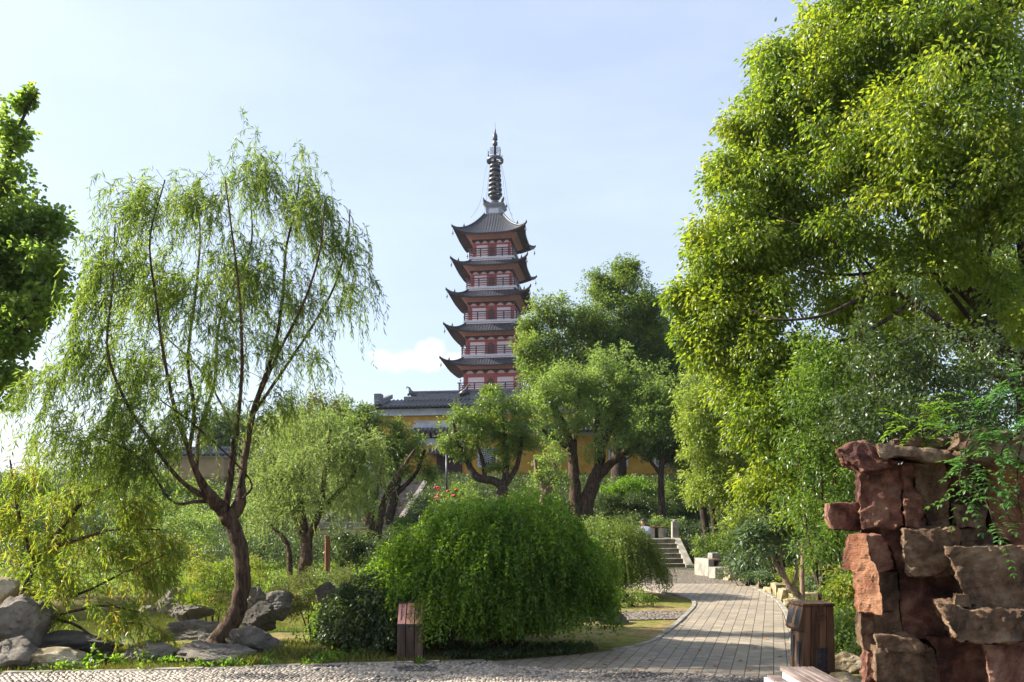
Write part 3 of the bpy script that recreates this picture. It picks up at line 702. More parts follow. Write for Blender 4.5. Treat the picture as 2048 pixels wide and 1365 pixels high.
    def rl(T):
        rb = MB(); h = hs - .1
        for q in range(4):
            x = -h + q * 2 * h / 4; rb.prism([T(x - .075, h - .055, zs - .02), T(x + .075, h - .055, zs - .02), T(x + .075, h + .055, zs - .02), T(x - .075, h + .055, zs - .02)], (0, 0, 1.08))
        for zz, hh2 in ((.98, .12), (.70, .08), (.44, .08), (.16, .08)):
            e_ = .22 if zz > .9 else -.06
            rb.prism([T(-h - e_, h - .035, zs + zz), T(h + e_, h - .035, zs + zz), T(h + e_, h + .035, zs + zz), T(-h - e_, h + .035, zs + zz)], (0, 0, hh2))
        rb.build('railing', RAILP, s_)
    sides(rl)
zz = lambda y: CZ + (H - y) * .0638 - pc[2]
sb = MB(); sb.box(-1.02, 1.02, -1.02, 1.02, zz(437), zz(420)); sb.frustum(0, 0, 1.05, zz(420), 1.30, zz(415)); sb.frustum(0, 0, 1.34, zz(415), 1.36, zz(413.5))
sbo = sb.build('spire_base', ORN, pag, bevel=.02)
for k in range(4):
    an = k * math.pi / 2 + math.pi / 4; c_ = MB(); ca, sa = math.cos(an), math.sin(an)
    pts = [(1.15 * ca * s, 1.15 * sa * s, zz(y)) for s, y in ((.9, 413), (1.3, 411), (1.62, 405), (1.55, 402))]
    c_.tube(pts, [.32, .26, .12, .05], 6); c_.build('corner_ornament', IRON, sbo)
pn_ = MB(); sides(lambda T: pn_.prism([T(-.62, 1.018, zz(432)), T(.62, 1.018, zz(432)), T(.62, 1.018, zz(423)), T(-.62, 1.018, zz(423))], np.array(T(0, .03, 0)))); pn_.build('base_panel', SLABP, sbo)
s_ = MB(); R0 = .0638
s_.lathe([(.95, zz(414)), (.9, zz(410)), (.6, zz(405)), (.3, zz(403)), (.3, zz(401)), (.5, zz(400)), (.74, zz(396)), (.76, zz(393)), (.6, zz(391.5)), (.28, zz(391))], n=18)
s_.tube([(0, 0, zz(392)), (0, 0, zz(310))], .16, 8)
s_.lathe([(.2, zz(330)), (.16, zz(292)), (.32, zz(291)), (.33, zz(286)), (.22, zz(283)), (.24, zz(281)), (.34, zz(280)), (.28, zz(276)), (.33, zz(274)), (.22, zz(268)), (.12, zz(266)), (.10, zz(260)), (.03, zz(257)), (.015, zz(246))], n=12)
sp_ = s_.build('spire', IRON, pag)
def ring(y, r, tube_r, hgt, name):
    q = MB(); n = 20
    prof = [(r, 0), (r * 1.02, hgt * .5), (r * .82, hgt), (r * .72, hgt * .8), (r * .86, hgt * .35), (r * .9, 0)]
    vs = []; 
    for pr, pz in prof:
        for k in range(n): vs.append((pr * math.cos(2 * math.pi * k / n), pr * math.sin(2 * math.pi * k / n), zz(y) + pz - hgt / 2))
    m_ = len(prof); q.add(vs, [(i * n + k, i * n + (k + 1) % n, ((i + 1) % m_) * n + (k + 1) % n, ((i + 1) % m_) * n + k) for i in range(m_) for k in range(n)], True)
    for k in range(4):
        an = k * math.pi / 2 + .4; q.tube([(.1 * math.cos(an), .1 * math.sin(an), zz(y)), (r * .85 * math.cos(an), r * .85 * math.sin(an), zz(y))], .05, 4)
    q.build(name, IRON, sp_)
for q, y in enumerate((388, 378.5, 369, 359.5, 350, 340.5, 332)): ring(y, .92 - q * .04, .1, .46, 'spire_ring')
ring(320, 1.08, .14, .55, 'canopy_ring')
for k in range(4):
    an = k * math.pi / 2 + math.pi / 4; ca, sa = math.cos(an), math.sin(an)
    q = MB(); q.tube([(1.0 * ca, 1.0 * sa, zz(317)), (1.1 * ca, 1.1 * sa, zz(313)), (1.05 * ca, 1.05 * sa, zz(308)), (1.18 * ca, 1.18 * sa, zz(306))], [.10, .07, .07, .03], 5); q.build('canopy_hook', IRON, sp_)
    # cable
    cb_ = MB(); a = np.array([1.0 * ca, 1.0 * sa, zz(324)]); c = np.array([3.7 * ca, 3.7 * sa, zz(448)]); pts = []
    for w in np.linspace(0, 1, 14): p = a + (c - a) * w; p[2] = a[2] + (c[2] - a[2]) * (1 - (1 - w) ** 1.0); rr_ = 1 - .38 * math.sin(math.pi * w) * w; p[0] *= rr_; p[1] *= rr_; pts.append(p)
    cb_.tube(pts, .018, 4); cb_.build('cable', IRON, sp_)
for sx in (-1, 1):
    q = MB(); cx_ = .42 * sx; cz_ = zz(301); n = 16
    q.tube([(cx_ + .3 * math.cos(2 * math.pi * k / n), 0, cz_ + .42 * math.sin(2 * math.pi * k / n)) for k in range(n + 1)], .035, 5)
    q.tube([(cx_ + .16 * math.cos(2 * math.pi * k / n), 0, cz_ + .22 * math.sin(2 * math.pi * k / n)) for k in range(n + 1)], .03, 5)
    for k in range(6): an = k * math.pi / 3; q.tube([(cx_ + .05 * math.cos(an), 0, cz_ + .05 * math.sin(an)), (cx_ + .3 * math.cos(an), 0, cz_ + .42 * math.sin(an))], .025, 4)
    q.build('openwork_disc', IRON, sp_)

# ------------------------------------------------------------------ temple hall, gate, walls
OCH = plain('ochre_plaster', [(.40, .215, .035), (.46, .26, .05), (.50, .29, .07)], 1.2, .85, .15, .004)
WHIT = plain('grey_white_plaster', [(.36, .37, .40), (.50, .51, .54)], 2, .85, .15, .004)
RIDG = plain('ridge_brick', [(.10, .105, .12), (.22, .22, .24)], 3, .8, .3, .01, stretch=(1, 1, 5))
def tile_slope(mb, x0, x1, ya, za, yb, zb, pitch=.34, amp=.09, drip=.1):
    """corrugated tiles from ridge (ya,za) to eave (yb,zb)"""
    n = int((x1 - x0) / pitch * 6); X = np.linspace(x0, x1, n + 1); A = np.zeros((7, n + 1, 3))
    for i, v_ in enumerate((0, .25, .5, .75, 1)):
        for j, x in enumerate(X):
            A[i, j] = (x, ya + (yb - ya) * v_, za + (zb - za) * v_ - .1 * math.sin(v_ * math.pi) + amp * max(0, math.cos(2 * math.pi * x / pitch)) )
    A[5] = A[4]; A[5, :, 2] = zb - drip + .05 * np.cos(2 * np.pi * X / pitch + math.pi); A[6] = A[5]; A[6, :, 1] = ya; A[6, :, 2] = zb - drip + .02
    mb.grid(A if yb < ya else A[:, ::-1])
# hall: local frame, x along the facade, y depth
hx, hy, hzz = P(742, 1039, 65)[0], 65.0, 4.5
zp = lambda y, D: CZ + (H - y) * D / F
hall = empty('temple_hall', (hx, hy, hzz), 'ochre temple hall with grey tiled roof standing in front of the pagoda', 'temple hall', rz=-TH)
Lh = 22.0; ev = zp(817, 65) - hzz; 
mb = MB(); mb.box(.25, Lh, .5, 7.5, -1.5, zp(830, 65) - hzz); wall = mb.build('wall', OCH, hall)
mb = MB(); mb.box(.15, Lh + .1, .38, 7.6, zp(830, 65) - hzz + .003, zp(818, 65) - hzz); mb.box(.1, Lh + .15, .30, 7.7, zp(830, 65) - hzz - .08, zp(830, 65) - hzz + .05); mb.build('eave_band', WHIT, hall)
rf = MB(); rt = zp(798, 68) - hzz
tile_slope(rf, -.3, Lh + .5, 4, rt, -.1, ev + .12); tile_slope(rf, -.3, Lh + .5, 4, rt, 8.1, ev + .12)
rfo = rf.build('roof', TILE, hall)
mb = MB(); zr = rt; xs0 = 1.6
mb.box(xs0, Lh - 1.4, 3.75, 4.25, zr - .1, zr + .25); mb.box(xs0 + .6, Lh - 2, 3.85, 4.15, zr + .25, zr + .55); mb.box(xs0 + .4, Lh - 1.8, 3.78, 4.22, zr + .55, zr + .68); mb.build('ridge', RIDG, rfo)
for sx, xx in ((1, .3), (-1, Lh - .1)):
    mb = MB(); mb.prism([(xx, -.1, ev + .25), (xx, 3.8, zr + .1), (xx, 3.8, zr + .45), (xx, -.1, ev + .6)], (sx * .35, 0, 0))
    mb.box(xx - .05 if sx > 0 else xx - .45, xx + .5 if sx > 0 else xx + .05, -.05, .7, ev + .3, ev + 1.15)
    mb.build('gable_ridge', RIDG, rfo, bevel=.02)
for xx, s in ((2.1, 1), (6.9, -1)):
    if xx < 6: zb = zr + .25; yb = 4
    else: zb = zr + .25; yb = 3.7
    mb = MB(); mb.tube([(xx + .55 * s, yb, zb), (xx + .25 * s, yb, zb + .25), (xx, yb, zb + .45), (xx - .1 * s, yb, zb + .75), (xx - .3 * s, yb, zb + .85), (xx - .36 * s, yb, zb + .7)], [.2, .2, .16, .08, .06, .03], 7)
    mb.tube([(xx + .3 * s, yb, zb + .1), (xx - .1 * s, yb, zb + .35), (xx - .2 * s, yb, zb + .1)], [.25, .16, .12], 6); mb.build('ridge_beast', IRON, rfo)
# gate with stacked small roofs
gx = P(826, 1039, 58)[0]; gate = empty('temple_gate', (gx, 58, 4.35), 'ornate grey temple gate with stacked tiled roofs at the head of the stairway', 'gate', rz=-TH)
Lg = 5.2; g = lambda y: zp(y, 58) - 4.35
mb = MB(); mb.box(.25, Lg - .25, .1, 1.0, -1, g(893)); gw = mb.build('wall', OCH, gate)
mb = MB(); mb.box(.0, Lg, .0, 1.05, g(892), g(885)); mb.box(.08, Lg - .08, .03, 1.0, g(885), g(878)); mb.build('lintel', WHIT, gate)
mb = MB(); mb.box(.1, Lg - .1, .1, 1.0, g(878), g(866)); mb.build('frieze', SOFF, gate)
mb = MB()
for q in range(13): x = .25 + q * .38; mb.box(x, x + .2, -.12, .1, g(875), g(868)); mb.box(x - .05, x + .25, -.2, .1, g(868), g(866))
mb.build('bracket_frieze', ORN, gate)
mb = MB(); tile_slope(mb, -.3, Lg + .3, .6, g(853), -.45, g(863), .3, .08); tile_slope(mb, -.3, Lg + .3, .6, g(853), 1.6, g(863), .3, .08); r2 = mb.build('roof', TILE, gate)
mb = MB(); mb.box(-.1, Lg + .1, .4, .8, g(855), g(848)); mb.box(.1, Lg - .1, .47, .73, g(848), g(843)); mb.box(-.05, Lg + .05, .42, .78, g(843), g(841)); mb.build('ridge', WHIT, r2)
mb = MB(); tile_slope(mb, 1.2, Lg - .3, .1, g(898), -.6, g(908), .3, .07); mb.build('lower_roof', TILE, gate)
mb = MB(); mb.box(1.7, 3.5, -.02, .1, -.4, g(912)); mb.build('door', SOFF, gate)
# right ochre perimeter wall
wx = P(930, 1039, 55)[0]; tw = empty('temple_wall', (wx, 55, 4.0), 'long ochre temple wall with tiled coping and lattice windows behind the camphor trees', 'wall', rz=-math.radians(3))
Lw = 26
zt_ = zp(872, 55) - 4.0
mb = MB(); mb.box(0, Lw, 0, .5, -1.2, zt_); ww_ = mb.build('wall', OCH, tw)
mb = MB(); mb.box(0, Lw, -.06, .56, zt_, zt_ + .25); mb.build('coping_band', WHIT, tw)
mb = MB(); tile_slope(mb, -.2, Lw + .2, .25, zt_ + .75, -.45, zt_ + .3, .3, .08); tile_slope(mb, -.2, Lw + .2, .25, zt_ + .75, .95, zt_ + .3, .3, .08); rr = mb.build('coping', TILE, tw)
mb = MB(); mb.box(-.1, Lw + .1, .1, .4, zt_ + .7, zt_ + .95); mb.build('ridge', RIDG, rr)
mb = MB(); mb.box(0, Lw, -.08, 0, -1.2, .1); mb.build('plinth', STONE, tw)
for px in (975, 1235, 1325, 1420, 1510):
    x = P(px, 0, 55)[0] - wx; z0_ = zp(932, 55) - 4.0; s = .55
    fr = MB()
    for a0, a1, b0, b1 in ((-s - .1, s + .1, -.1, .02), (-s - .1, s + .1, 2 * s - .02, 2 * s + .1), (-s - .1, -s + .02, .02, 2 * s - .02), (s - .02, s + .1, .02, 2 * s - .02)):
        fr.box(x + a0, x + a1, -.06, .02, z0_ + b0, z0_ + b1)
    f_ = fr.build('window', WHIT, tw)
    la = MB(); la.box(x - s, x + s, -.015, .02, z0_, z0_ + 2 * s); la.build('window_recess', SOFF, f_)
    la = MB()
    for q in range(-3, 4):
        la.tube([(x + q * .17 - .2, -.03, z0_ + .02), (x + q * .17 * .4, -.035, z0_ + s), (x + q * .17 + .1, -.03, z0_ + 2 * s - .02)], .018, 4)
        la.tube([(x - s, -.04, z0_ + s + q * .16), (x, -.04, z0_ + s + q * .12 + .1), (x + s, -.04, z0_ + s + q * .16)], .018, 4)
    la.build('lattice', WHIT, f_)
# ochre stair side walls near the gate
mb = MB(); 
# left outbuilding
ox, oD = P(318, 0, 50)[0], 50.0
ob = empty('side_building', (ox, oD, 3.6), 'ochre side building with grey tiled roof seen through the willow branches', 'building', rz=-math.radians(4))
Lo = 4.1; o_ = lambda y: zp(y, oD) - 3.6
mb = MB(); mb.box(.2, Lo - .2, .3, 4, -2, o_(915)); mb.build('wall', plain('faded_ochre', [(.30, .21, .11), (.38, .27, .15)], 2, .85, .2, .004), ob)
mb = MB(); mb.box(.1, Lo - .1, .2, 4.1, o_(915) + .003, o_(908)); mb.build('eave_band', WHIT, ob)
mb = MB(); tile_slope(mb, 0, Lo, 2.2, o_(893), -.1, o_(908), .3, .07); tile_slope(mb, 0, Lo, 2.2, o_(893), 4.4, o_(908), .3, .07); r3 = mb.build('roof', TILE, ob)
mb = MB(); mb.box(0, Lo, 2.05, 2.35, o_(894), o_(888)); mb.build('ridge', RIDG, r3)
# ------------------------------------------------------------------ rocks round the pond
rock('big pale rounded boulder at the left edge above the pond bank', -25, 93, 1203, 1288, 9.3, 3, ROCK_L, .9, sub=5, facets=12, rough=.14, fine=.05)
rock('pointed tan rock slanting up at the far left edge', -30, 32, 1168, 1216, 9.7, 5, ROCK_T, .8, tilt=-14, facets=10)
rock('long dark flat rock slab under the pale boulder', -10, 190, 1276, 1316, 9.45, 7, ROCK_D, .45, sub=5, rough=.16, fine=.05)
rock('light upright rock in the bottom left corner of the garden', -30, 52, 1284, 1352, 8.75, 9, ROCK_L, .8, sub=5, rough=.12)
rock('low tan rock mound next to the corner rock beside the cobbles', 48, 178, 1306, 1348, 8.9, 12, ROCK_T, .6, rough=.14)
rock('pale peaked rock at the pond edge left of the willow', 252, 348, 1294, 1334, 9.25, 21, ROCK_L, .7, facets=9, sub=5, rough=.12)
rock('flat pitted rock spreading in front of the willow trunk', 335, 508, 1292, 1340, 9.2, 25, ROCK_L, .5, sub=5, pits=.5, rough=.16, fine=.04)
rock('dark rough boulder leaning against the willow foot', 466, 548, 1260, 1314, 9.9, 31, ROCK, .8, sub=5, rough=.14)
rock('tan rock under the left side of the willow foot', 408, 462, 1268, 1306, 10.2, 33, ROCK_L, .8)
rock('squarish dark boulder on the far pond bank beneath the pitted rock', 488, 548, 1217, 1264, 12.9, 35, ROCK_D, .8, facets=9)
rock('tall white-streaked rock full of holes behind the willow trunk', 484, 532, 1174, 1224, 13.2, 38, ROCK_L, .7, sub=5, rough=.3, pits=1.2, fine=.1)
rock('smooth flat-topped rock right of the pitted rock', 524, 584, 1193, 1232, 13.9, 41, ROCK, .9, facets=8)
rock('grey block rock on the left far bank of the pond', 322, 382, 1184, 1214, 14.6, 44, ROCK, .8, facets=8)
rock('rounded rock with dry grass on top at the pond', 340, 408, 1208, 1240, 13.6, 47, ROCK, .8)
rock('long low rock ledge along the water left of the willow', 326, 474, 1244, 1284, 12.4, 52, ROCK, .35, sub=5, rough=.2, fine=.06)
rock('small pale rock far left of the pond ledge', 284, 312, 1212, 1226, 13.8, 55, ROCK_L, .8)
rock('small pale rock touching the block rock on the far bank', 314, 340, 1214, 1228, 13.8, 57, ROCK_L, .8)
rock('dark rock leaning at the foot of the clipped mound', 638, 682, 1172, 1208, 12.3, 61, ROCK_D, .8, facets=10)
rock('small square stepping rock standing in the pond water', 558, 592, 1264, 1286, 12.2, 63, ROCK_L, .8, facets=8)
rock('thin flat stone just above the pond water', 352, 398, 1286, 1297, 11.6, 66, ROCK_L, .6)
rock('small stone at the waterline near the stepping rock', 540, 556, 1274, 1284, 12.4, 68, ROCK, .8)
rock('grey cleft rock beside the dome shrub at the side path', 1203, 1248, 1225, 1260, 12.7, 71, ROCK, .9, facets=9, rough=.2)
rock('flat slab lying in the grass below the peaked rock', 296, 352, 1328, 1340, 9.0, 75, ROCK_L, .5, facets=7)
# right side of the path
rock('pale sawn-off stone like a tree stump beside the mid bench', 1449, 1478, 1129, 1166, 21.5, 81, ROCK_T, .9, facets=9, rough=.08)
rock('low dark stone edging a plant bed past the stump stone', 1478, 1508, 1152, 1170, 20.9, 83, ROCK_T, .8, facets=7)
rock('wedge-shaped low stone next to the upright slab', 1490, 1514, 1156, 1176, 20.2, 85, ROCK_D, .8, facets=7)
def slab(label, x0, x1, yt, yb, D, th, seed, mat=ROCK_T, lean=0):
    s = D / F; w, h = (x1 - x0) * s, (yb - yt) * s; c = P((x0 + x1) / 2, yb, D)
    bm = bmesh.new(); bmesh.ops.create_cube(bm, size=1); bmesh.ops.subdivide_edges(bm, edges=bm.edges[:], cuts=9, use_grid_fill=True); off = Vector((seed, seed * .7, 0))
    for v_ in bm.verts:
        q = Vector((v_.co.x * w, v_.co.y * th, (v_.co.z + .5) * h)); n_ = v_.co.normalized()
        v_.co = q + n_ * (noise.fractal(q * 5 + off, .9, 2, 5) * .05 + noise.fractal(q * 1.5 + off, 1, 2, 2) * .05)
    me = bpy.data.meshes.new('rock'); bm.to_mesh(me); bm.free(); me.materials.append(mat); me.polygons.foreach_set('use_smooth', [True] * len(me.polygons)); me.set_sharp_from_angle(angle=math.radians(35))
    o = link('rock', me, None, c); o.rotation_euler = (0, math.radians(lean), random.uniform(-.2, .2)); return tag(o, label, 'rock')
slab('upright grey-tan stone slab at the bend of the brick path', 1513, 1541, 1157, 1186, 19.2, .3, 3)
slab('dark squat block right behind the upright slab', 1540, 1560, 1160, 1182, 19.8, .4, 8, ROCK_D)
slab('small pale block first in the row of edging stones', 1534, 1549, 1176, 1194, 17.6, .3, 11)
slab('taller square block second in the row of edging stones', 1548, 1578, 1170, 1194, 17.4, .35, 14)
slab('rough leaning block third in the row of edging stones', 1558, 1584, 1180, 1207, 16.2, .3, 17, lean=8)
slab('flat-topped wide block behind the camellia trunks', 1576, 1624, 1186, 1208, 16.0, .4, 23)
slab('low front block of the edging stones near the litter bin', 1568, 1592, 1198, 1214, 15.2, .3, 29, lean=-6)
rock('mossy tan boulder between the litter bin and the red rockery', 1664, 1735, 1308, 1352, 8.7, 91, ROCK_T, .7, sub=5)
rock('flat-topped pale stone at the foot of the mossy boulder', 1652, 1712, 1352, 1376, 8.0, 93, ROCK_T, .7, facets=7)

# ------------------------------------------------------------------ red rockery wall
def redrock(name, cols, lich=.5):
    m, t, b = newmat(name); v = coord(t)
    n = tnoise(t, 2.6, 9, .72, v, .4); c = ramp(t, n, cols, [.40, .5, .62])
    n2 = tnoise(t, 5, 8, .7, coord(t, (1, 1, 1), (.4, .2, 0))); f = ramp(t, n2, [(0, 0, 0), (1, 1, 1)], [.55, .75])
    mx = t.nodes.new('ShaderNodeMix'); mx.data_type = 'RGBA'; mu = t.nodes.new('ShaderNodeMath'); mu.operation = 'MULTIPLY'; mu.inputs[1].default_value = lich
    t.links.new(f, mu.inputs[0]); t.links.new(mu.outputs[0], mx.inputs[0]); t.links.new(c, mx.inputs[6]); mx.inputs[7].default_value = (.28, .23, .17, 1)
    t.links.new(mx.outputs[2], b.inputs['Base Color']); b.inputs['Roughness'].default_value = .82; b.inputs['Specular IOR Level'].default_value = .3
    st = tnoise(t, 3, 6, .7, coord(t, (1, 1, 5), (.05, .12, 0))); ad = t.nodes.new('ShaderNodeMath'); ad.operation = 'ADD'
    t.links.new(st, ad.inputs[0]); t.links.new(tnoise(t, 16, 9, .75, v), ad.inputs[1]); bump(t, b, ad.outputs[0], 1.0, .07); return m
RR = [redrock('red_sandstone', [(.06, .024, .018), (.19, .075, .05), (.38, .21, .14)], .35),
      redrock('brown_sandstone', [(.06, .036, .022), (.18, .105, .06), (.36, .25, .16)], .6),
      redrock('orange_sandstone', [(.13, .048, .028), (.30, .12, .06), (.44, .23, .13)], .3)]
wb = P(1640 + 640 / 2.6, 1416, 7.0); wb[2] = 0
wall = empty('rock_wall', wb, 'tall rockery wall of stacked red and brown sandstone blocks at the right edge', 'rock wall')
def Z5(zx, zy, D): return P(1640 + zx / 2.6, 840 + zy / 2.6, D)
def block(poly, D, th, mi, seed, amp=.035, yaw=0, pitch=0, cell=.04):
    pts = [Z5(x, y, D) for x, y in poly]; c = np.mean(pts, 0)
    bm = bmesh.new()
    def dep(p): return math.tan(yaw) * (p[0] - c[0]) + math.tan(pitch) * (p[2] - c[2])
    fv = [bm.verts.new((p[0], p[1] + dep(p), p[2])) for p in pts]; kk = 1 + .8 * th / D; bv = [bm.verts.new((p[0] * kk, p[1] + th, CZ + (p[2] - CZ) * (1 + .3 * th / D))) for p in pts]; n = len(pts)
    bm.faces.new(fv); bm.faces.new(bv[::-1])
    for i in range(n): bm.faces.new((fv[i], bv[i], bv[(i + 1) % n], fv[(i + 1) % n]))
    bmesh.ops.recalc_face_normals(bm, faces=bm.faces[:])
    for _ in range(9):
        bmesh.ops.triangulate(bm, faces=[f for f in bm.faces if len(f.verts) > 3])
        lg = [e_ for e_ in bm.edges if e_.calc_length() > cell]
        if not lg: break
        bmesh.ops.subdivide_edges(bm, edges=lg, cuts=1)
    bmesh.ops.triangulate(bm, faces=[f for f in bm.faces if len(f.verts) > 3]); bm.normal_update()
    off = Vector((seed * 3.1, seed * 1.7, seed * .9)); mv = []
    for v_ in bm.verts:
        q = v_.co + off; d = noise.fractal(q * 2.2, 1, 2, 3) * amp * .5 + noise.fractal(Vector((q.x * 4, q.y * 4, q.z * 14)), .9, 2, 4) * amp * .5
        cl = noise.voronoi(q * 4.5)[0]; d += min(.25, cl[1] - cl[0]) * amp * 2.4 - amp * .5 + noise.fractal(q * 14, .8, 2, 4) * amp * .9
        mv.append(v_.normal * d)
    for v_, d in zip(bm.verts, mv): v_.co += d
    for v_ in bm.verts: v_.co -= Vector(wb)
    me = bpy.data.meshes.new('stone_block'); bm.to_mesh(me); bm.free(); me.materials.append(RR[mi])
    me.polygons.foreach_set('use_smooth', [True] * len(me.polygons)); me.set_sharp_from_angle(angle=math.radians(32))
    return link('stone_block', me, wall)
BL = [
 ([(105,150),(165,118),(240,103),(310,125),(330,200),(410,215),(400,240),(300,262),(215,268),(190,240),(150,205)], 6.9, .6, 0, .04, .1, .45),
 ([(310,128),(405,125),(470,140),(665,155),(690,180),(720,215),(560,225),(470,195),(405,185),(345,205),(315,190)], 6.72, .8, 1, .025, 0, .3),
 ([(380,100),(520,95),(545,100),(690,92),(720,135),(560,140),(380,125)], 7.3, .5, 1, .03, 0, 0),
 ([(212,270),(300,255),(410,235),(425,330),(420,430),(430,545),(400,565),(330,562),(220,570),(210,480)], 7.0, .5, 0, .045, -.12, 0),
 ([(425,235),(480,225),(490,330),(540,430),(560,555),(500,560),(440,555),(430,430)], 6.93, .5, 0, .05, .2, 0),
 ([(495,225),(640,225),(660,400),(668,560),(570,560),(545,470),(500,350)], 7.02, .5, 1, .03, -.2, 0),
 ([(640,200),(780,205),(780,560),(660,560)], 7.3, .4, 1, .04, 0, 0),
 ([(48,435),(205,432),(225,570),(70,570),(40,500)], 7.15, .5, 0, .03, .1, 0),
 ([(170,600),(230,600),(240,700),(275,800),(282,1003),(210,995),(195,800),(148,780),(155,690)], 6.88, .55, 2, .035, -.9, 0),
 ([(228,600),(320,600),(380,680),(405,792),(270,792),(240,700)], 6.95, .5, 0, .04, .25, 0),
 ([(310,560),(435,560),(432,690),(458,785),(405,790),(375,680),(325,620)], 7.05, .5, 0, .03, 0, 0),
 ([(430,568),(715,565),(735,650),(700,690),(700,750),(715,812),(465,815),(440,720),(428,650)], 6.8, .6, 1, .05, .08, 0),
 ([(690,437),(870,440),(865,560),(715,562),(700,510)], 6.9, .5, 1, .03, 0, 0),
 ([(718,560),(905,560),(905,662),(735,658)], 6.97, .5, 1, .03, .1, 0),
 ([(266,788),(412,790),(418,1003),(280,1005)], 7.02, .5, 1, .03, .1, 0),
 ([(412,788),(460,812),(720,812),(745,900),(720,965),(680,970),(690,1050),(720,1130),(560,1140),(438,1128),(418,1000)], 7.05, .5, 0, .018, 0, 0),
 ([(660,660),(1061,658),(1400,665),(1400,990),(1100,1000),(900,990),(780,960),(745,900),(710,780),(665,700)], 6.6, .7, 1, .035, 0, .06),
 ([(618,955),(700,960),(770,985),(1010,995),(1400,1005),(1400,1150),(1080,1150),(900,1155),(830,1172),(700,1140),(680,1090),(650,1030)], 6.4, .8, 1, .045, .08, .15),
 ([(705,910),(770,910),(785,978),(702,968)], 6.5, .3, 1, .03, 0, 0),
 ([(208,1000),(415,1003),(440,1125),(310,1130),(300,1192),(225,1192),(210,1150)], 7.0, .5, 1, .035, .15, 0),
 ([(298,1125),(480,1122),(555,1178),(560,1235),(480,1215),(300,1200)], 6.75, .5, 1, .04, 0, .3),
 ([(285,1192),(560,1185),(605,1200),(625,1365),(640,1500),(285,1500)], 6.78, .6, 1, .05, .1, 0),
 ([(555,1138),(690,1130),(835,1170),(875,1230),(895,1365),(900,1500),(625,1500),(605,1200)], 6.88, .5, 0, .02, 0, 0),
 ([(850,1170),(1100,1150),(1400,1150),(1400,1500),(900,1500),(870,1260)], 6.5, .7, 0, .03, 0, 0),
 ([(243,1215),(292,1195),(295,1500),(238,1500)], 6.95, .5, 0, .04, 0, 0),
 ([(720,65),(850,52),(862,62),(990,62),(1400,70),(1400,215),(1000,215),(895,218),(740,210),(722,150),(702,140),(722,110)], 6.6, .8, 1, .045, 0, 0),
 ([(872,225),(1400,225),(1400,665),(1010,660),(905,565),(880,400)], 6.95, .5, 2, .04, -.1, 0),
 ([(232,240),(1400,225),(1400,1500),(245,1500)], 7.2, .5, 0, .03, 0, 0)]
for i, (pl, D, th, mi, amp, yaw, pit) in enumerate(BL): block(pl, D, th, mi, i + 3, amp * .62, yaw, pit)

# ------------------------------------------------------------------ sign of three posts
DWOOD = plain('dark_stained_wood', [(.022, .012, .009), (.06, .033, .022), (.11, .065, .04)], 5, .6, .5, .006, stretch=(3, 3, .35), bscale=30)
PANEL = plain('salmon_sign_panel', [(.55, .25, .18), (.66, .32, .24)], 8, .6, .1, .002)
CAPM = plain('dark_metal_cap', [(.025, .027, .035), (.04, .042, .05)], 8, .5, .1, .002)
INK = plain('dark_lettering', [(.02, .02, .05), (.03, .03, .06)], 8, .6, .1, .001)
REDI = plain('sign_red', [(.30, .02, .03), (.36, .03, .04)], 8, .6, .1, .001)
YELI = plain('sign_yellow', [(.65, .38, .03), (.7, .42, .04)], 8, .6, .1, .001)
SD = 9.22; sx0 = P(797, 0, SD)[0]; e = empty('notice_sign', (P(820, 0, SD)[0], SD, 0), 'low sign of three dark wooden posts with salmon panels before the ivy mound', 'sign', rz=math.radians(-4))
pw = .092; hgt = .66; hp = .425           # panel face runs from hp up to hgt, leaning back
lean = .09
def text(body, size, mat, parent, loc, rot, name='lettering', ext=.0008):
    cu = bpy.data.curves.new(name, 'FONT'); cu.body = body; cu.size = size; cu.extrude = ext; cu.align_x = 'CENTER'; cu.align_y = 'TOP'; cu.space_line = .78
    tmp = bpy.data.objects.new('t', cu); COL.objects.link(tmp); bpy.context.view_layer.update()
    me = bpy.data.meshes.new_from_object(tmp.evaluated_get(bpy.context.evaluated_depsgraph_get())); bpy.data.objects.remove(tmp)
    me.materials.clear(); me.materials.append(mat); o = link(name, me, parent, loc); o.rotation_euler = rot; return o
al = math.atan2(lean, hgt - hp); ln_ = math.hypot(lean, hgt - hp)
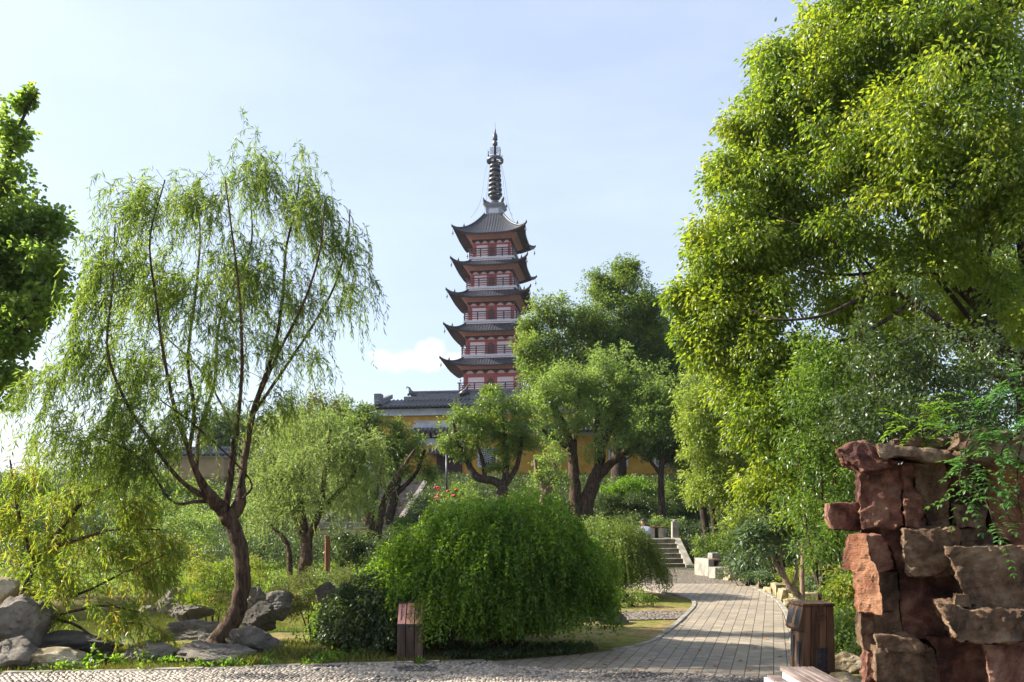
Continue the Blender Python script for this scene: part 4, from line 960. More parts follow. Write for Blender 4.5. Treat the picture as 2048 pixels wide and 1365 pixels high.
for k, (words, small) in enumerate((('止\n步\n危\n险\n请\n勿\n攀\n爬', True), ('当\n心\n落\n水', False), ('山\n林\n防\n火', False))):
    x = (k - 1) * (pw + .006); pb = MB(); hh = hgt + (k - 1) * .012
    pb.prism([(x - pw / 2, 0, -.1), (x - pw / 2, 0, hp), (x - pw / 2, lean, hh), (x - pw / 2, lean + .05, hh), (x - pw / 2, .13, hp), (x - pw / 2, .13, -.1)], (pw, 0, 0))
    po = pb.build('post', DWOOD, e, bevel=.004)
    # groove
    cp = MB(); cp.box(x - pw / 2 - .002, x + pw / 2 + .002, lean - .018, lean + .055, hh, hh + .014); cp.build('cap', CAPM, po, bevel=.002)
    cp = MB(); cp.box(x - pw / 2 - .001, x + pw / 2 + .001, -.012, .02, hp - .014, hp); cp.build('trim', CAPM, po)
    # panel plane: local frame (u along x, w up the slope)
    def pp(u_, w_, o_=0): return (x + u_, lean * w_ - o_ * math.cos(al), hp + (hh - hp) * w_ + o_ * math.sin(al))
    pn2 = MB(); pn2.prism([pp(-pw / 2 + .003, .012, .001), pp(pw / 2 - .003, .012, .001), pp(pw / 2 - .003, .985, .001), pp(-pw / 2 + .003, .985, .001)], np.array(pp(0, 0, .006)) - np.array(pp(0, 0, .001)))
    pa = pn2.build('panel', PANEL, po)
    rot = (math.radians(90) - al, 0, 0)
    ic = MB(); cw = .885; rr_ = .021
    asp = 1 / ln_
    if k != 1:
        ic.tube([pp(rr_ * math.cos(a), cw + rr_ * math.sin(a) * asp, .0075) for a in np.linspace(0, 2 * math.pi, 25)], .0022, 4)
        ic.tube([pp(-rr_ * .7, cw + rr_ * .7 * asp, .0078), pp(rr_ * .7, cw - rr_ * .7 * asp, .0078)], .002, 4); ic.build('pictogram', REDI, pa)
        ic = MB(); 
        if k == 0:
            ic.tube([pp(0, cw + .010 * asp, .0085), pp(0, cw - .002 * asp, .0085)], .004, 5); ic.tube([pp(0, cw - .002 * asp, .0085), pp(-.006, cw - .014 * asp, .0085)], .0022, 4)
            ic.tube([pp(0, cw - .002 * asp, .0085), pp(.006, cw - .014 * asp, .0085)], .0022, 4); ic.tube([pp(-.008, cw + .002 * asp, .0085), pp(.008, cw + .004 * asp, .0085)], .002, 4)
        else:
            ic.tube([pp(-.006, cw - .01 * asp, .0085), pp(-.008, cw, .0085), pp(-.003, cw + .008 * asp, .0085)], [.005, .004, .001], 5); ic.tube([pp(.002, cw - .01 * asp, .0085), pp(.008, cw - .002 * asp, .0085), pp(.006, cw + .008 * asp, .0085)], [.004, .003, .001], 5)
        ic.build('pictogram', INK, pa)
    else:
        tri = [pp(-.026, cw - .018 * asp, .007), pp(.026, cw - .018 * asp, .007), pp(0, cw + .022 * asp, .007)]
        ic.prism(tri, np.array(pp(0, 0, .0075)) - np.array(pp(0, 0, .007))); ic.build('pictogram', YELI, pa)
        ic = MB(); ic.tube(tri + [tri[0], tri[1]], .0022, 4); ic.tube([pp(-.010, cw - .012 * asp, .0085), pp(.004, cw - .004 * asp, .0085), pp(-.002, cw + .006 * asp, .0085)], .0025, 4); ic.tube([pp(-.016, cw - .014 * asp, .0085), pp(.016, cw - .014 * asp, .0085)], .0015, 4); ic.build('pictogram', INK, pa)
    text(words, .0235 if small else .034, INK, pa, pp(-.004 if small else 0, .785, .0085), rot)
    text('|\n|\n|\n|' if not small else '|\n|\n|\n|\n|\n|', .012 if not small else .018, INK, pa, pp(.018 if small else .004, .26 if not small else .76, .0085), rot, 'small_print')

# ------------------------------------------------------------------ litter bin
BIN = plain('bin_boards', [(.035, .018, .011), (.085, .045, .026), (.15, .09, .055)], 4, .5, .5, .006, stretch=(3, 3, .3), bscale=30, spec=.5)
bd = 8.3; bx = P(1624, 0, bd)[0]
e = empty('litter_bin', (bx, bd, 0), 'tall weathered wooden litter bin with slanted side openings beside the brick path', 'litter bin', rz=math.radians(6))
# body: front faces camera (-y), opening on the left (-x) side
hb_, dp_, tp_ = .735, .30, .735
def bw(z): return .155 + .02 * (1 - z / hb_)
n = 4
for k in range(n):
    mb = MB(); f0, f1 = -1 + 2 * k / n, -1 + 2 * (k + 1) / n; g_ = .004
    def fx(f, z): 
        return f * bw(z)
    mb.prism([(fx(f0, 0) + g_, -dp_ / 2, .03), (fx(f1, 0) - g_, -dp_ / 2, .03), (fx(f1, hb_) - g_, -dp_ / 2, hb_), (fx(f0, hb_) + g_, -dp_ / 2, hb_)], (0, .022, 0))
    mb.build('front_board', BIN, e, bevel=.003)
mb = MB(); mb.prism([(-bw(0) + .006, -dp_ / 2 + .024, 0), (bw(0) - .006, -dp_ / 2 + .024, 0), (bw(hb_) - .006, -dp_ / 2 + .024, hb_ - .002), (-bw(hb_) + .006, -dp_ / 2 + .024, hb_ - .002)], (0, dp_ - .03, 0)); mb.build('body', DWOOD, e)
mb = MB(); mb.prism([(-bw(.5) + .03, -dp_ / 2 - .004, .50), (-bw(.5) + .03, -dp_ / 2 - .004, hb_), (-bw(hb_) - .012, -dp_ / 2 - .004, hb_), (-bw(.5) - .05, -dp_ / 2 - .004, .52), (-bw(.5) - .02, -dp_ / 2 - .004, .49)], (0, dp_ + .008, 0)); hd = mb.build('side_hood', BIN, e, bevel=.004)
for q in (-1, 1):
    mb = MB(); y0_, y1_ = sorted((q * .03, q * .12))
    def hxz(t_): return (-bw(hb_) - .0145 + (-bw(.5) - .0525 + bw(hb_) + .0145) * t_, hb_ + (.52 - hb_) * t_)
    a, c = hxz(.15), hxz(.85); mb.prism([(a[0], y0_, a[1]), (a[0], y1_, a[1]), (c[0], y1_, c[1]), (c[0], y0_, c[1])], (.004, 0, 0)); mb.build('opening', CAPM, hd)
for q, yy_ in enumerate((-.08, .05)):
    mb = MB(); mb.box(-bw(.3) - .006, -bw(.3) + .004, yy_, yy_ + .05, .16 + q * .05, .38 + q * .05); mb.build('side_vent', CAPM, e)
mb = MB(); mb.box(-bw(hb_) - .02, bw(hb_) + .01, -dp_ / 2 - .012, dp_ / 2 + .012, hb_ + .001, hb_ + .035); mb.build('lid', DWOOD, e, bevel=.012)
em = MB(); c0 = (.02, -dp_ / 2 - .002, .62)
em.tube([(c0[0] + .038 * math.cos(a), c0[1], c0[2] + .048 * math.sin(a)) for a in np.linspace(-.6, 4.6, 20)], .006, 5)
em.tube([(c0[0] - .035, c0[1], c0[2] - .012), (c0[0] - .01, c0[1], c0[2] + .006), (c0[0] + .03, c0[1], c0[2] + .006), (c0[0] + .05, c0[1], c0[2] + .014)], .005, 5)
em.tube([(c0[0] - .02, c0[1], c0[2] + .05), (c0[0], c0[1], c0[2] + .075), (c0[0] + .01, c0[1], c0[2] + .05)], .006, 5)
em.build('carved_emblem', DWOOD, e)
la = MB(); lx0, lx1, lz0, lz1 = -.03, .09, .10, .33
for a in (((lx0, lx1), (lz0, lz0 + .012)), ((lx0, lx1), (lz1 - .012, lz1)), ((lx0, lx0 + .012), (lz0, lz1)), ((lx1 - .012, lx1), (lz0, lz1))):
    la.box(a[0][0], a[0][1], -dp_ / 2 - .008, -dp_ / 2 + .001, a[1][0], a[1][1])
for q in range(7):
    z_ = lz0 + .02 + q * .03; la.tube([(lx0 + .01, -dp_ / 2 - .005, z_), (lx0 + .06, -dp_ / 2 - .005, z_ + .03 * (-1) ** q), (lx1 - .01, -dp_ / 2 - .005, z_ + .012)], .003, 4)
for q in range(4):
    x_ = lx0 + .02 + q * .026; la.tube([(x_, -dp_ / 2 - .005, lz0 + .01), (x_ + .02 * (-1) ** q, -dp_ / 2 - .005, .21), (x_, -dp_ / 2 - .005, lz1 - .01)], .003, 4)
lo = la.build('lattice_panel', IRON, e)
mb = MB(); mb.box(lx0 + .011, lx1 - .011, -dp_ / 2 - .0025, -dp_ / 2 - .0005, lz0 + .011, lz1 - .011); mb.build('lattice_back', CAPM, lo)

# ------------------------------------------------------------------ foreground bench
GREYW = plain('grey_weathered_slats', [(.07, .05, .045), (.16, .12, .11), (.24, .19, .17)], 5, .55, .5, .004, stretch=(.4, 4, 4), bscale=30)
WPAINT = plain('pale_bench_paint', [(.38, .42, .50), (.46, .50, .58)], 5, .5, .1, .002)
b0 = P(1572, 1333, 6.55)
e = empty('garden_bench', (2.09, 6.45, 0), 'slatted grey bench with pale frame in the bottom foreground', 'bench', rz=math.radians(-91))
# local x = along the bench (to the right & nearer), y = depth
Lb, Wb, Hb = 1.5, .27, .45
for k in range(5):
    mb = MB(); a = k * Wb / 5 + .004; mb.box(0, Lb, a, a + Wb / 5 - .012, Hb - .03, Hb); mb.build('seat_slat', GREYW, e, bevel=.003)
mb = MB(); mb.box(.012, Lb - .012, .02, .045, Hb - .09, Hb - .032); mb.box(.012, Lb - .012, Wb - .05, Wb - .025, Hb - .09, Hb - .032); mb.build('frame', WPAINT, e, bevel=.003)
for xx in (.06, Lb - .2):
    mb = MB(); mb.prism([(xx, .03, Hb - .092), (xx, Wb - .03, Hb - .092), (xx, Wb + .02, 0), (xx, Wb - .05, 0), (xx, Wb / 2, .22), (xx, .05, 0), (xx, -.02, 0)], (.07, 0, 0)); mb.build('leg', WPAINT, e, bevel=.004)
# low companion plinth left of it
e = empty('box_bench', (2.02, 6.62, 0), 'low pale-edged box seat just left of the foreground bench', 'seat', rz=math.radians(-2))
mb = MB(); mb.box(0, .135, -.7, 0, 0, .335); mb.build('body', WPAINT, e, bevel=.006)
mb = MB(); mb.box(.02, .12, -.69, -.02, .336, .355); mb.build('top', GREYW, e, bevel=.004)

# mid bench by the court: two stone blocks and a plank
e = empty('stone_bench', (P(1416, 0, 23.2)[0], 23.2, 0), 'small stone bench with brown plank top beside the pebble court', 'bench', rz=math.radians(14))
mb = MB(); mb.box(-.17, .0, -.35, .5, 0, .50); mb.build('leg', STONE, e, bevel=.012)
mb = MB(); mb.box(.18, .27, -.28, .5, 0, .47); mb.build('leg', STONE, e, bevel=.012)
mb = MB(); mb.box(.0, .24, -.34, .48, .44, .49); mb.build('seat', WOODR, e, bevel=.01)
e2 = MB(); e2.box(0, .42, -.4, .0, 0, .30); o = e2.build('stone_block', STONE, None, bevel=.015, loc=(P(1417, 0, 22.3)[0], 22.3, .018)); o.rotation_euler.z = math.radians(12); tag(o, 'low cube of pale stone in front of the mid bench', 'stone block')
e2 = MB(); e2.box(0, .3, 0, .3, 0, .6, .03); o = e2.build('stone_block', STONE, None, bevel=.015, loc=(P(1424, 0, 24.4)[0], 24.4, .0)); o.rotation_euler.z = math.radians(20); tag(o, 'taller grey stone block behind the mid bench', 'stone block')
# brown marker post
e2 = MB(); e2.box(-.065, .065, -.065, .065, -.1, 1.16, .0); o = e2.build('wooden_post', plain('oiled_brown_wood', [(.14, .045, .022), (.22, .085, .045)], 6, .55, .3, .004, stretch=(3, 3, .3)), None, bevel=.012, loc=(P(655, 0, 22.5)[0], 22.5, 0)); o.rotation_euler.z = math.radians(22); tag(o, 'square red-brown wooden post standing among dark shrubs left of the dome', 'post')
# lamp
lp = gb(893, 45); e = empty('street_lamp', lp, 'black garden lamp with round head near the temple gate', 'lamp')
mb = MB(); mb.tube([(0, 0, 0), (0, 0, 2.6)], .05, 8); mb.lathe([(.12, 0), (.12, .25), (.06, .32)], n=10); mb.build('pole', IRON, e)
mb = MB(); mb.lathe([(.05, 2.55), (.16, 2.62), (.24, 2.78), (.24, 2.9), (.16, 3.02), (.05, 3.1), (.02, 3.16)], n=14); mb.build('lamp_head', IRON, e)

# ------------------------------------------------------------------ fallen leaves on the path
LF = leafmat('fallen_leaf', [(.35, .04, .02), (.45, .16, .03), (.30, .18, .06), (.50, .36, .05)], None, .2, .6)
mes = []
for k in range(4):
    V = [(0, -.035, 0), (.018, -.01, .006), (.016, .015, .008), (0, .04, .002), (-.017, .014, .009), (-.019, -.01, .007), (0, 0, 0)]
    me = np_mesh('fallen_leaf', np.array(V) * random.uniform(.7, 1.1), np.array([[0, 1, 6], [1, 2, 6], [2, 3, 6], [3, 4, 6], [4, 5, 6], [5, 0, 6]]), LF, True, np.full(6, [.1, .4, .65, .95][k])); mes.append(me)
lp_ = [(1400, 1193), (1455, 1197), (1364, 1255), (1425, 1250), (1495, 1273), (1533, 1283), (1400, 1305), (1460, 1290), (1272, 1345), (1392, 1349), (1175, 1342), (1330, 1337), (1430, 1338), (1480, 1326), (1510, 1300), (1350, 1300), (1235, 1322), (1095, 1330), (1560, 1318), (1540, 1342), (1300, 1326), (1447, 1230), (1490, 1215), (1380, 1275), (1570, 1292), (1500, 1345), (1210, 1334), (1150, 1326), (1575, 1345), (1355, 1183), (1420, 1160)]
for i, (px, py) in enumerate(lp_):
    x, y = G(px, py); o = link('fallen_leaf', mes[i % 4], None, (x, y, .027)); o.rotation_euler = (random.uniform(-.2, .2), random.uniform(-.2, .2), random.uniform(0, 6))
    c_ = ('dark red', 'orange', 'brown', 'yellow')[i % 4]; tag(o, 'small %s fallen leaf lying on the brick path' % c_, 'fallen leaf', '%s fallen leaves on the path' % c_)

# ------------------------------------------------------------------ person
SKIN = plain('skin', [(.30, .16, .11), (.36, .20, .14)], 10, .55, .1, .002)
SHIRT = plain('pale_shirt', [(.50, .50, .66), (.60, .60, .76)], 10, .85, .3, .004)
TROU = plain('light_trousers', [(.40, .40, .45), (.50, .50, .55)], 10, .85, .3, .004)
SHOE = plain('dark_shoes', [(.03, .03, .03), (.06, .05, .05)], 10, .6, .1, .002)
HAIR = plain('short_grey_hair', [(.05, .045, .04), (.10, .09, .08)], 60, .9, .5, .004)
pp0 = np.array([P(1291, 0, 26.3)[0], 26.3, .018])
per = empty('person', pp0, 'person in a pale shirt leaning forward at the foot of the stone steps', 'person', rz=math.radians(8))
def skin(name, verts, edges, mat, parent, lev=2, root=0):
    me = bpy.data.meshes.new(name); me.from_pydata([v[:3] for v in verts], edges, []); o = link(name, me, None)
    sk = o.modifiers.new('skin', 'SKIN'); sk.use_smooth_shade = True; su = o.modifiers.new('sub', 'SUBSURF'); su.levels = lev; su.render_levels = lev
    for i, v in enumerate(verts): me.skin_vertices[0].data[i].radius = (v[3], v[4] if len(v) > 4 else v[3]); me.skin_vertices[0].data[i].use_root = (i == root)
    bpy.context.view_layer.update(); dg = bpy.context.evaluated_depsgraph_get(); m2 = bpy.data.meshes.new_from_object(o.evaluated_get(dg)); m2.name = name
    bpy.data.objects.remove(o); m2.materials.clear(); m2.materials.append(mat); m2.polygons.foreach_set('use_smooth', [True] * len(m2.polygons)); return link(name, m2, parent)
# joints, facing +y (away from the viewer), torso leaning forward
hipz = .80
V = [(0, 0, hipz, .13, .10), (0, .04, .95, .12, .09), (0, .12, 1.12, .14, .09), (0, .20, 1.28, .15, .09), (0, .235, 1.335, .055), (0, .275, 1.39, .05), (0, .31, 1.44, .075, .085), (0, .33, 1.50, .078, .092), (0, .33, 1.555, .055, .065),
     (-.17, .20, 1.27, .055), (-.22, .26, 1.02, .042), (-.17, .42, .86, .034), (.17, .20, 1.27, .055), (.22, .24, 1.02, .042), (.18, .40, .86, .034),
     (-.09, .0, .74, .085), (-.10, .05, .42, .058), (-.10, -.03, .09, .038), (-.10, .10, .03, .035), (.09, .0, .74, .085), (.10, .12, .44, .058), (.10, .12, .10, .038), (.10, .25, .04, .035)]
E_ = [(0, 1), (1, 2), (2, 3), (3, 4), (4, 5), (5, 6), (6, 7), (7, 8), (3, 9), (9, 10), (10, 11), (3, 12), (12, 13), (13, 14), (0, 15), (15, 16), (16, 17), (17, 18), (0, 19), (19, 20), (20, 21), (21, 22)]
nb_ = len(V)
for s, w in ((-1, 11), (1, 14)):     # hands: five fingers
    hxp = V[w]; V.append((hxp[0] + s * -.005, hxp[1] + .05, hxp[2] - .03, .022, .03)); pi = len(V) - 1; E_.append((w, pi))
    for f in range(4):
        V.append((hxp[0] + (f - 1.5) * .018, hxp[1] + .09, hxp[2] - .05, .008)); V.append((hxp[0] + (f - 1.5) * .02, hxp[1] + .12 - abs(f - 1.5) * .008, hxp[2] - .075, .007)); E_ += [(pi, len(V) - 2), (len(V) - 2, len(V) - 1)]
    V.append((hxp[0] - s * .035, hxp[1] + .06, hxp[2] - .04, .009)); E_.append((pi, len(V) - 1))
body = skin('body', V, E_, SKIN, per)
skin('shirt', [(0, 0, .80, .155, .125), (0, .04, .95, .145, .115), (0, .12, 1.12, .165, .115), (0, .20, 1.28, .165, .11), (0, .228, 1.325, .075, .07), (-.17, .20, 1.27, .075), (-.21, .245, 1.08, .065), (.17, .20, 1.27, .075), (.21, .235, 1.08, .065)],
     [(0, 1), (1, 2), (2, 3), (3, 4), (3, 5), (5, 6), (3, 7), (7, 8)], SHIRT, per)
skin('trousers', [(0, 0, .80, .145, .118), (-.09, 0, .74, .105), (-.10, .05, .42, .078), (-.10, -.03, .10, .062), (.09, 0, .74, .105), (.10, .12, .44, .078), (.10, .12, .11, .062)], [(0, 1), (1, 2), (2, 3), (0, 4), (4, 5), (5, 6)], TROU, per)
for s, y_ in ((-1, -.03), (1, .12)):
    skin('shoe', [(s * .10, y_ - .02, .05, .052, .045), (s * .10, y_ + .10, .035, .05, .035), (s * .10, y_ + .18, .03, .04, .028)], [(0, 1), (1, 2)], SHOE, per)
skin('hair', [(0, .30, 1.49, .084, .08), (0, .325, 1.535, .088, .09), (0, .335, 1.585, .05, .06)], [(0, 1), (1, 2)], HAIR, per)
for s in (-1, 1):
    mb = MB(); mb.lathe([(.005, -.02), (.014, -.01), (.016, .008), (.006, .022)], (s * .085, .325, 1.49), 8); mb.build('ear', SKIN, per)
mb = MB(); mb.lathe([(.004, -.018), (.016, -.012), (.008, .012), (.003, .02)], (0, .425, 1.475), 8); mb.build('nose', SKIN, per)
# ------------------------------------------------------------------ main willow
wl = [
 [(432,1304,10.1,30),(448,1268,10.1,20),(474,1222,10.1,16.5),(485,1165,10.1,15.5),(481,1105,10.1,15),(468,1058,10.1,15.5),(452,1026,10.1,17)],
 [(455,1040,10.1,15),(478,1010,10.15,13),(484,960,10.2,12),(492,900,10.3,11),(505,830,10.4,10),(528,760,10.4,7),(552,680,10.5,6),(566,590,10.6,5),(572,500,10.7,4),(590,420,10.7,3),(600,350,10.8,2)],
 [(450,1024,10.1,12),(460,960,10.0,11),(468,890,9.9,9),(480,800,9.8,6),(484,700,9.7,5),(478,580,9.5,4),(462,450,9.4,3),(450,360,9.4,2)],
 [(448,1024,10.1,14),(428,1002,10.0,13),(395,950,9.8,11),(370,880,9.7,8),(345,800,9.5,6),(326,700,9.4,5),(312,600,9.3,4),(300,480,9.2,3),(330,360,9.2,2)],
 [(378,905,9.75,7),(388,820,10.0,6),(376,720,10.3,5),(392,580,10.5,4),(400,460,10.7,3),(385,370,10.8,2)],
 [(392,945,9.8,7),(400,860,10.2,6),(430,760,10.6,5),(440,640,10.9,4),(500,500,11.1,3),(500,380,11.2,2)],
 [(420,1000,10.0,10),(360,960,9.7,7),(300,880,9.4,6),(250,800,9.2,5),(215,700,9.1,4),(225,580,9.0,3),(230,450,9.0,2)],
 [(505,830,10.4,6),(560,750,10.7,5),(620,660,10.9,4),(670,570,11.0,3.4),(695,480,11.1,2.6),(700,420,11.1,2)],
 [(515,800,10.4,5),(560,700,10.2,4.5),(610,600,9.9,4),(640,500,9.7,3),(650,400,9.6,2)],
 [(430,1004,10.0,8),(395,1003,9.8,6),(345,1004,9.6,4),(300,940,9.4,4),(255,900,9.3,3),(180,870,9.2,2)],
 [(484,1000,10.15,4),(500,960,9.8,3),(400,860,9.5,3),(320,800,9.2,2)],
 [(495,900,10.3,4),(470,860,10.6,4),(400,740,10.9,3),(300,640,11.1,2.5),(250,520,11.2,2)]]
wb_ = [B(300,420,9.3,75,60,1.3,.6), B(400,400,10.2,80,60,1.2,.7), B(520,350,10.6,75,70,1.3,.7), B(620,430,10.5,80,80,1.1,.7), B(690,500,10.9,50,80,1.0,.5), B(240,540,9.2,60,110,1.1,.6), B(340,570,10,110,110,1.0,.9),
       B(480,540,10.2,110,120,1.0,.9), B(610,600,10.6,80,100,.75,.7), B(200,720,9.2,60,100,.8,.5), B(310,740,9.8,90,90,.85,.9), B(430,720,10.2,70,90,.6,.7), B(240,850,9.4,90,50,.9,.6), B(330,900,9.6,60,60,.9,.5), B(120,760,9.2,45,50,.9,.4), B(705,590,11,28,50,.9,.3), B(610,330,10.7,25,30,.9,.2), B(130,850,9.0,60,50,.9,.4), B(200,640,9.0,50,60,1,.4), B(400,820,9.6,70,50,.7,.7), B(530,690,10.3,60,60,.7,.6), B(510,830,10.3,60,50,.4,.4), B(60,780,9.0,35,40,.8,.3), B(740,560,11,18,30,.8,.2), B(640,720,10.8,40,40,.6,.4)]
wl = [[(a, b_, d, r if r > 12.5 else r * .62) for a, b_, d, r in l] for l in wl]
wb_ += [B(260,930,9.4,70,40,1,.5), B(180,900,9.2,60,45,.9,.5), B(350,860,9.6,60,60,.8,.6), B(300,800,9.4,60,60,.7,.5), B(560,800,10.4,50,50,.5,.5), B(420,640,10,70,80,.5,.7), B(160,700,9.1,35,60,.8,.3)]
tree('willow_tree', 'large willow with bent dark trunk and airy drooping crown beside the pond', 'tree', gb(438, 10.1), LB(wl), wb_, L_WIL, BARK, mode='strand', dens=14, cr=.32, L=.088, w=.0145, twig=.004,
     st=dict(k=2, len=(.28, 1.0), nl=24, out=.45, ar=.5, wind=(-.35, 0, .5), up=1.3, stem=.0018), shell=.3, inner=.5, nb=1.6, sides=14)
# pale willow behind
tree('willow_tree', 'small pale willow behind the clipped mound, its twigs falling in soft curtains', 'tree', gb(600, 19), LB([
 [(600,1180,19,13),(610,1130,19,13),(612,1080,19.2,11),(590,1020,19.4,8),(560,960,19.6,5),(540,900,19.8,3)], [(612,1090,19.2,8),(640,1020,19,6),(650,940,18.8,4),(660,860,18.7,3)], [(610,1060,19.2,7),(600,980,19.5,5),(620,900,20,3)], [(580,1150,19.2,6),(575,1090,19.4,5),(540,1050,19.6,3)], [(640,1020,19,5),(700,960,18.8,4),(735,900,18.7,2)]]),
 [B(550,950,19.5,70,60,1,.9), B(640,900,19,70,60,1,.9), B(590,860,20,50,50,.9,.7), B(700,910,18.8,60,60,1,.8), B(600,1000,19.2,90,50,.9,.9), B(690,1000,18.8,60,40,.9,.6), B(540,1030,19.4,50,40,.8,.6), B(650,850,19.5,60,35,1,.7), B(740,900,18.8,30,50,.9,.5), B(520,890,19.8,30,40,.9,.5), B(600,940,19,110,60,.6,1)],
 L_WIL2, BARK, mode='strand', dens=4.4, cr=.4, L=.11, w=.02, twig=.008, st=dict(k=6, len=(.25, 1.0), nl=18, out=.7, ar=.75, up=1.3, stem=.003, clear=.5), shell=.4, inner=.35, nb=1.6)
# drooping tree in front of the hill stairs
tree('willow_tree', 'slender willow drooping in front of the hill stairway with double dark trunk', 'tree', gb(742, 31), LB([
 [(740,1085,31,12),(742,1050,31,11),(735,1010,31,9),(725,960,31,6),(700,910,31,4)], [(752,1085,31,8),(760,1040,31,8),(770,1000,31,7),(795,950,31,5),(830,900,31,3)], [(742,1040,31,6),(755,970,31,5),(770,900,31,3)]]),
 [B(700,930,31,45,40,1,1.0), B(690,980,31,55,30,1,1.0), B(735,960,31,30,35,1,1.0)],
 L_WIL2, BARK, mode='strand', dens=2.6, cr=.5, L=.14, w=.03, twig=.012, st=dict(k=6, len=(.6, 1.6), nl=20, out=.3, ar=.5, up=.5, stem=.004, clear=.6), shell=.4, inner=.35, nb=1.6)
tree('camphor_tree', 'round bushy tree beside the stairway, left of the temple gate', 'tree', gb(790, 36), LB([
 [(775,1050,36,10),(790,990,36,8),(800,930,36,6),(800,860,36,4)], [(790,990,36,6),(830,950,36,4),(850,900,36,3)], [(785,1000,36,6),(750,940,36,4),(730,870,36,3)], [(740,880,36,6),(750,840,36,4)]]),
 [B(715,860,36,45,40), B(770,900,36,50,55), B(820,900,36,36,35), B(745,850,36,30,30), B(690,900,36,40,40), B(860,940,36,18,30), B(800,860,36,18,25), B(650,870,36,50,40), B(600,900,36,50,40), B(720,830,36,30,25), B(680,930,36,50,40), B(790,920,35.5,40,35)],
 L_CAM, BARK_D, dens=1.9, cr=.55, tips=14, per=9, L=.14, w=.065, twig=.014, tl=.18)

# ------------------------------------------------------------------ left edge trees
tree('ginkgo_tree', 'dark leafy tree filling the upper left edge above the water garden', 'tree', gb(-120, 13), LB([
 [(-120,1240,13,22),(-110,1000,13,19),(-80,800,13,15),(-50,640,13,12),(-20,480,13,9),(10,340,13,5),(40,250,13,3),(75,185,13,1.5)],
 [(-80,800,13,10),(0,700,12.8,7),(50,640,12.7,5),(90,560,12.6,3)], [(-40,600,13,8),(30,520,13.1,5),(90,430,13.2,3)], [(-100,900,13,9),(-40,800,13.5,6),(20,760,13.6,3)]]),
 [B(15,270,13,38,55), B(5,370,13,40,60), B(55,440,13,55,55), B(95,440,13.1,35,45,.9), B(30,530,13,90,70), B(75,610,12.8,55,60,.8), B(0,650,13,80,70), B(-60,480,13,80,120), B(-60,700,13,80,80), B(95,520,13,40,60,.8), B(30,215,13,18,28,.8), B(60,192,13,10,14,1.3), B(40,690,12.8,40,30,.9), B(10,760,13,50,50,.9), B(60,560,13.4,80,70), B(0,440,13.4,60,70)],
 L_GINK, BARK_D, dens=8, cr=.30, tips=11, per=8, L=.075, w=.07, twig=.008, big=True, tl=.1, droop=.35, shell=.45, inner=.3)
tree('peach_tree', 'low spreading tree with long narrow yellow-green leaves leaning over the pond at left', 'tree', gb(40, 9.9), LB(k=.72, rows=[
 [(35,1215,9.9,8),(58,1160,9.9,8),(75,1120,9.9,7.5),(120,1060,9.8,7),(170,1000,9.7,5),(240,960,9.6,3),(300,930,9.5,2)], [(70,1130,9.9,6),(45,1060,9.9,5),(30,990,9.9,4),(20,920,10,2)], [(90,1100,9.9,6),(170,1075,9.7,4.5),(230,1060,9.6,3),(320,1060,9.5,2)],
 [(30,1220,9.9,6),(90,1232,9.8,5),(150,1222,9.6,4),(210,1212,9.5,3),(280,1225,9.4,2)], [(95,1235,9.8,4.5),(150,1250,9.6,4),(200,1285,9.4,3),(240,1310,9.3,2)], [(60,1190,9.9,4),(150,1190,9.7,3.5),(240,1150,9.6,3),(330,1110,9.4,1.8)], [(20,1000,10,3),(60,960,10,2.5),(80,900,10.1,1.5)]]),
 [B(60,960,9.9,70,50), B(20,1040,9.9,50,60), B(150,990,9.7,70,50), B(120,1070,9.8,80,50), B(250,1010,9.6,80,55), B(230,1090,9.6,90,50), B(140,1160,9.7,90,45), B(290,1150,9.5,70,45), B(60,1130,9.9,60,50,.7), B(230,1230,9.5,80,40,.9), B(300,1260,9.3,40,30,.8), B(110,1230,9.7,50,25,.6), B(330,1080,9.6,50,50,.8), B(180,905,9.9,50,30,.6), B(90,890,10,40,25,.6)],
 L_PEACH, BARK, mode='strand', dens=12, cr=.2, L=.095, w=.018, twig=.004, st=dict(k=4, len=(.12, .36), nl=13, out=.8, ar=.5, up=.6, stem=.0018, wind=(.2, -.1, 0)), shell=.3, inner=.4, nb=1.5, minz=-.2)

# ------------------------------------------------------------------ trees on the hill
tree('camphor_tree', 'slanting dark-trunked tree in front of the temple gate, just left of the pagoda line', 'tree', gb(1000, 33), LB([
 [(1002,1060,33,12),(1002,1000,33,12),(1005,975,33,10),(985,962,33,8),(955,955,33,8),(935,925,33,6),(915,880,33,4),(905,840,33,3)], [(1004,985,33,9),(1012,940,33,7),(1010,880,33,5),(1000,810,33,3)], [(1006,975,33,7),(1035,930,33,5),(1045,860,33,3)], [(970,958,33,5),(965,920,33,4),(950,880,33,3)]]),
 [B(912,830,33,32,32), B(905,880,33,30,30), B(990,805,33,38,35), B(1040,830,33,40,45), B(970,860,33,40,40), B(1010,880,33,45,45), B(935,900,33,30,30,.8), B(1055,880,33,25,35,.8), B(980,780,33,14,20), B(995,930,33,40,20,.6)],
 L_CAM, BARK_D, dens=2.3, cr=.45, tips=14, per=9, L=.125, w=.06, twig=.012, tl=.16)
tree('camphor_tree', 'small stubby tree with pale cut trunk between the slanting tree and the big camphor', 'tree', gb(1085, 36), LB([
 [(1078,1040,36,12),(1085,1010,36,11),(1095,980,36,9),(1110,950,36,5),(1105,910,36,3)], [(1092,985,36,7),(1075,950,36,4),(1070,920,36,3)]]),
 [B(1085,930,36,22,30), B(1110,955,36,28,26), B(1075,960,36,18,22), B(1120,910,36,18,30)], L_CAML, BARK_P, dens=2.6, cr=.4, tips=12, per=8, L=.12, w=.055, tl=.15)
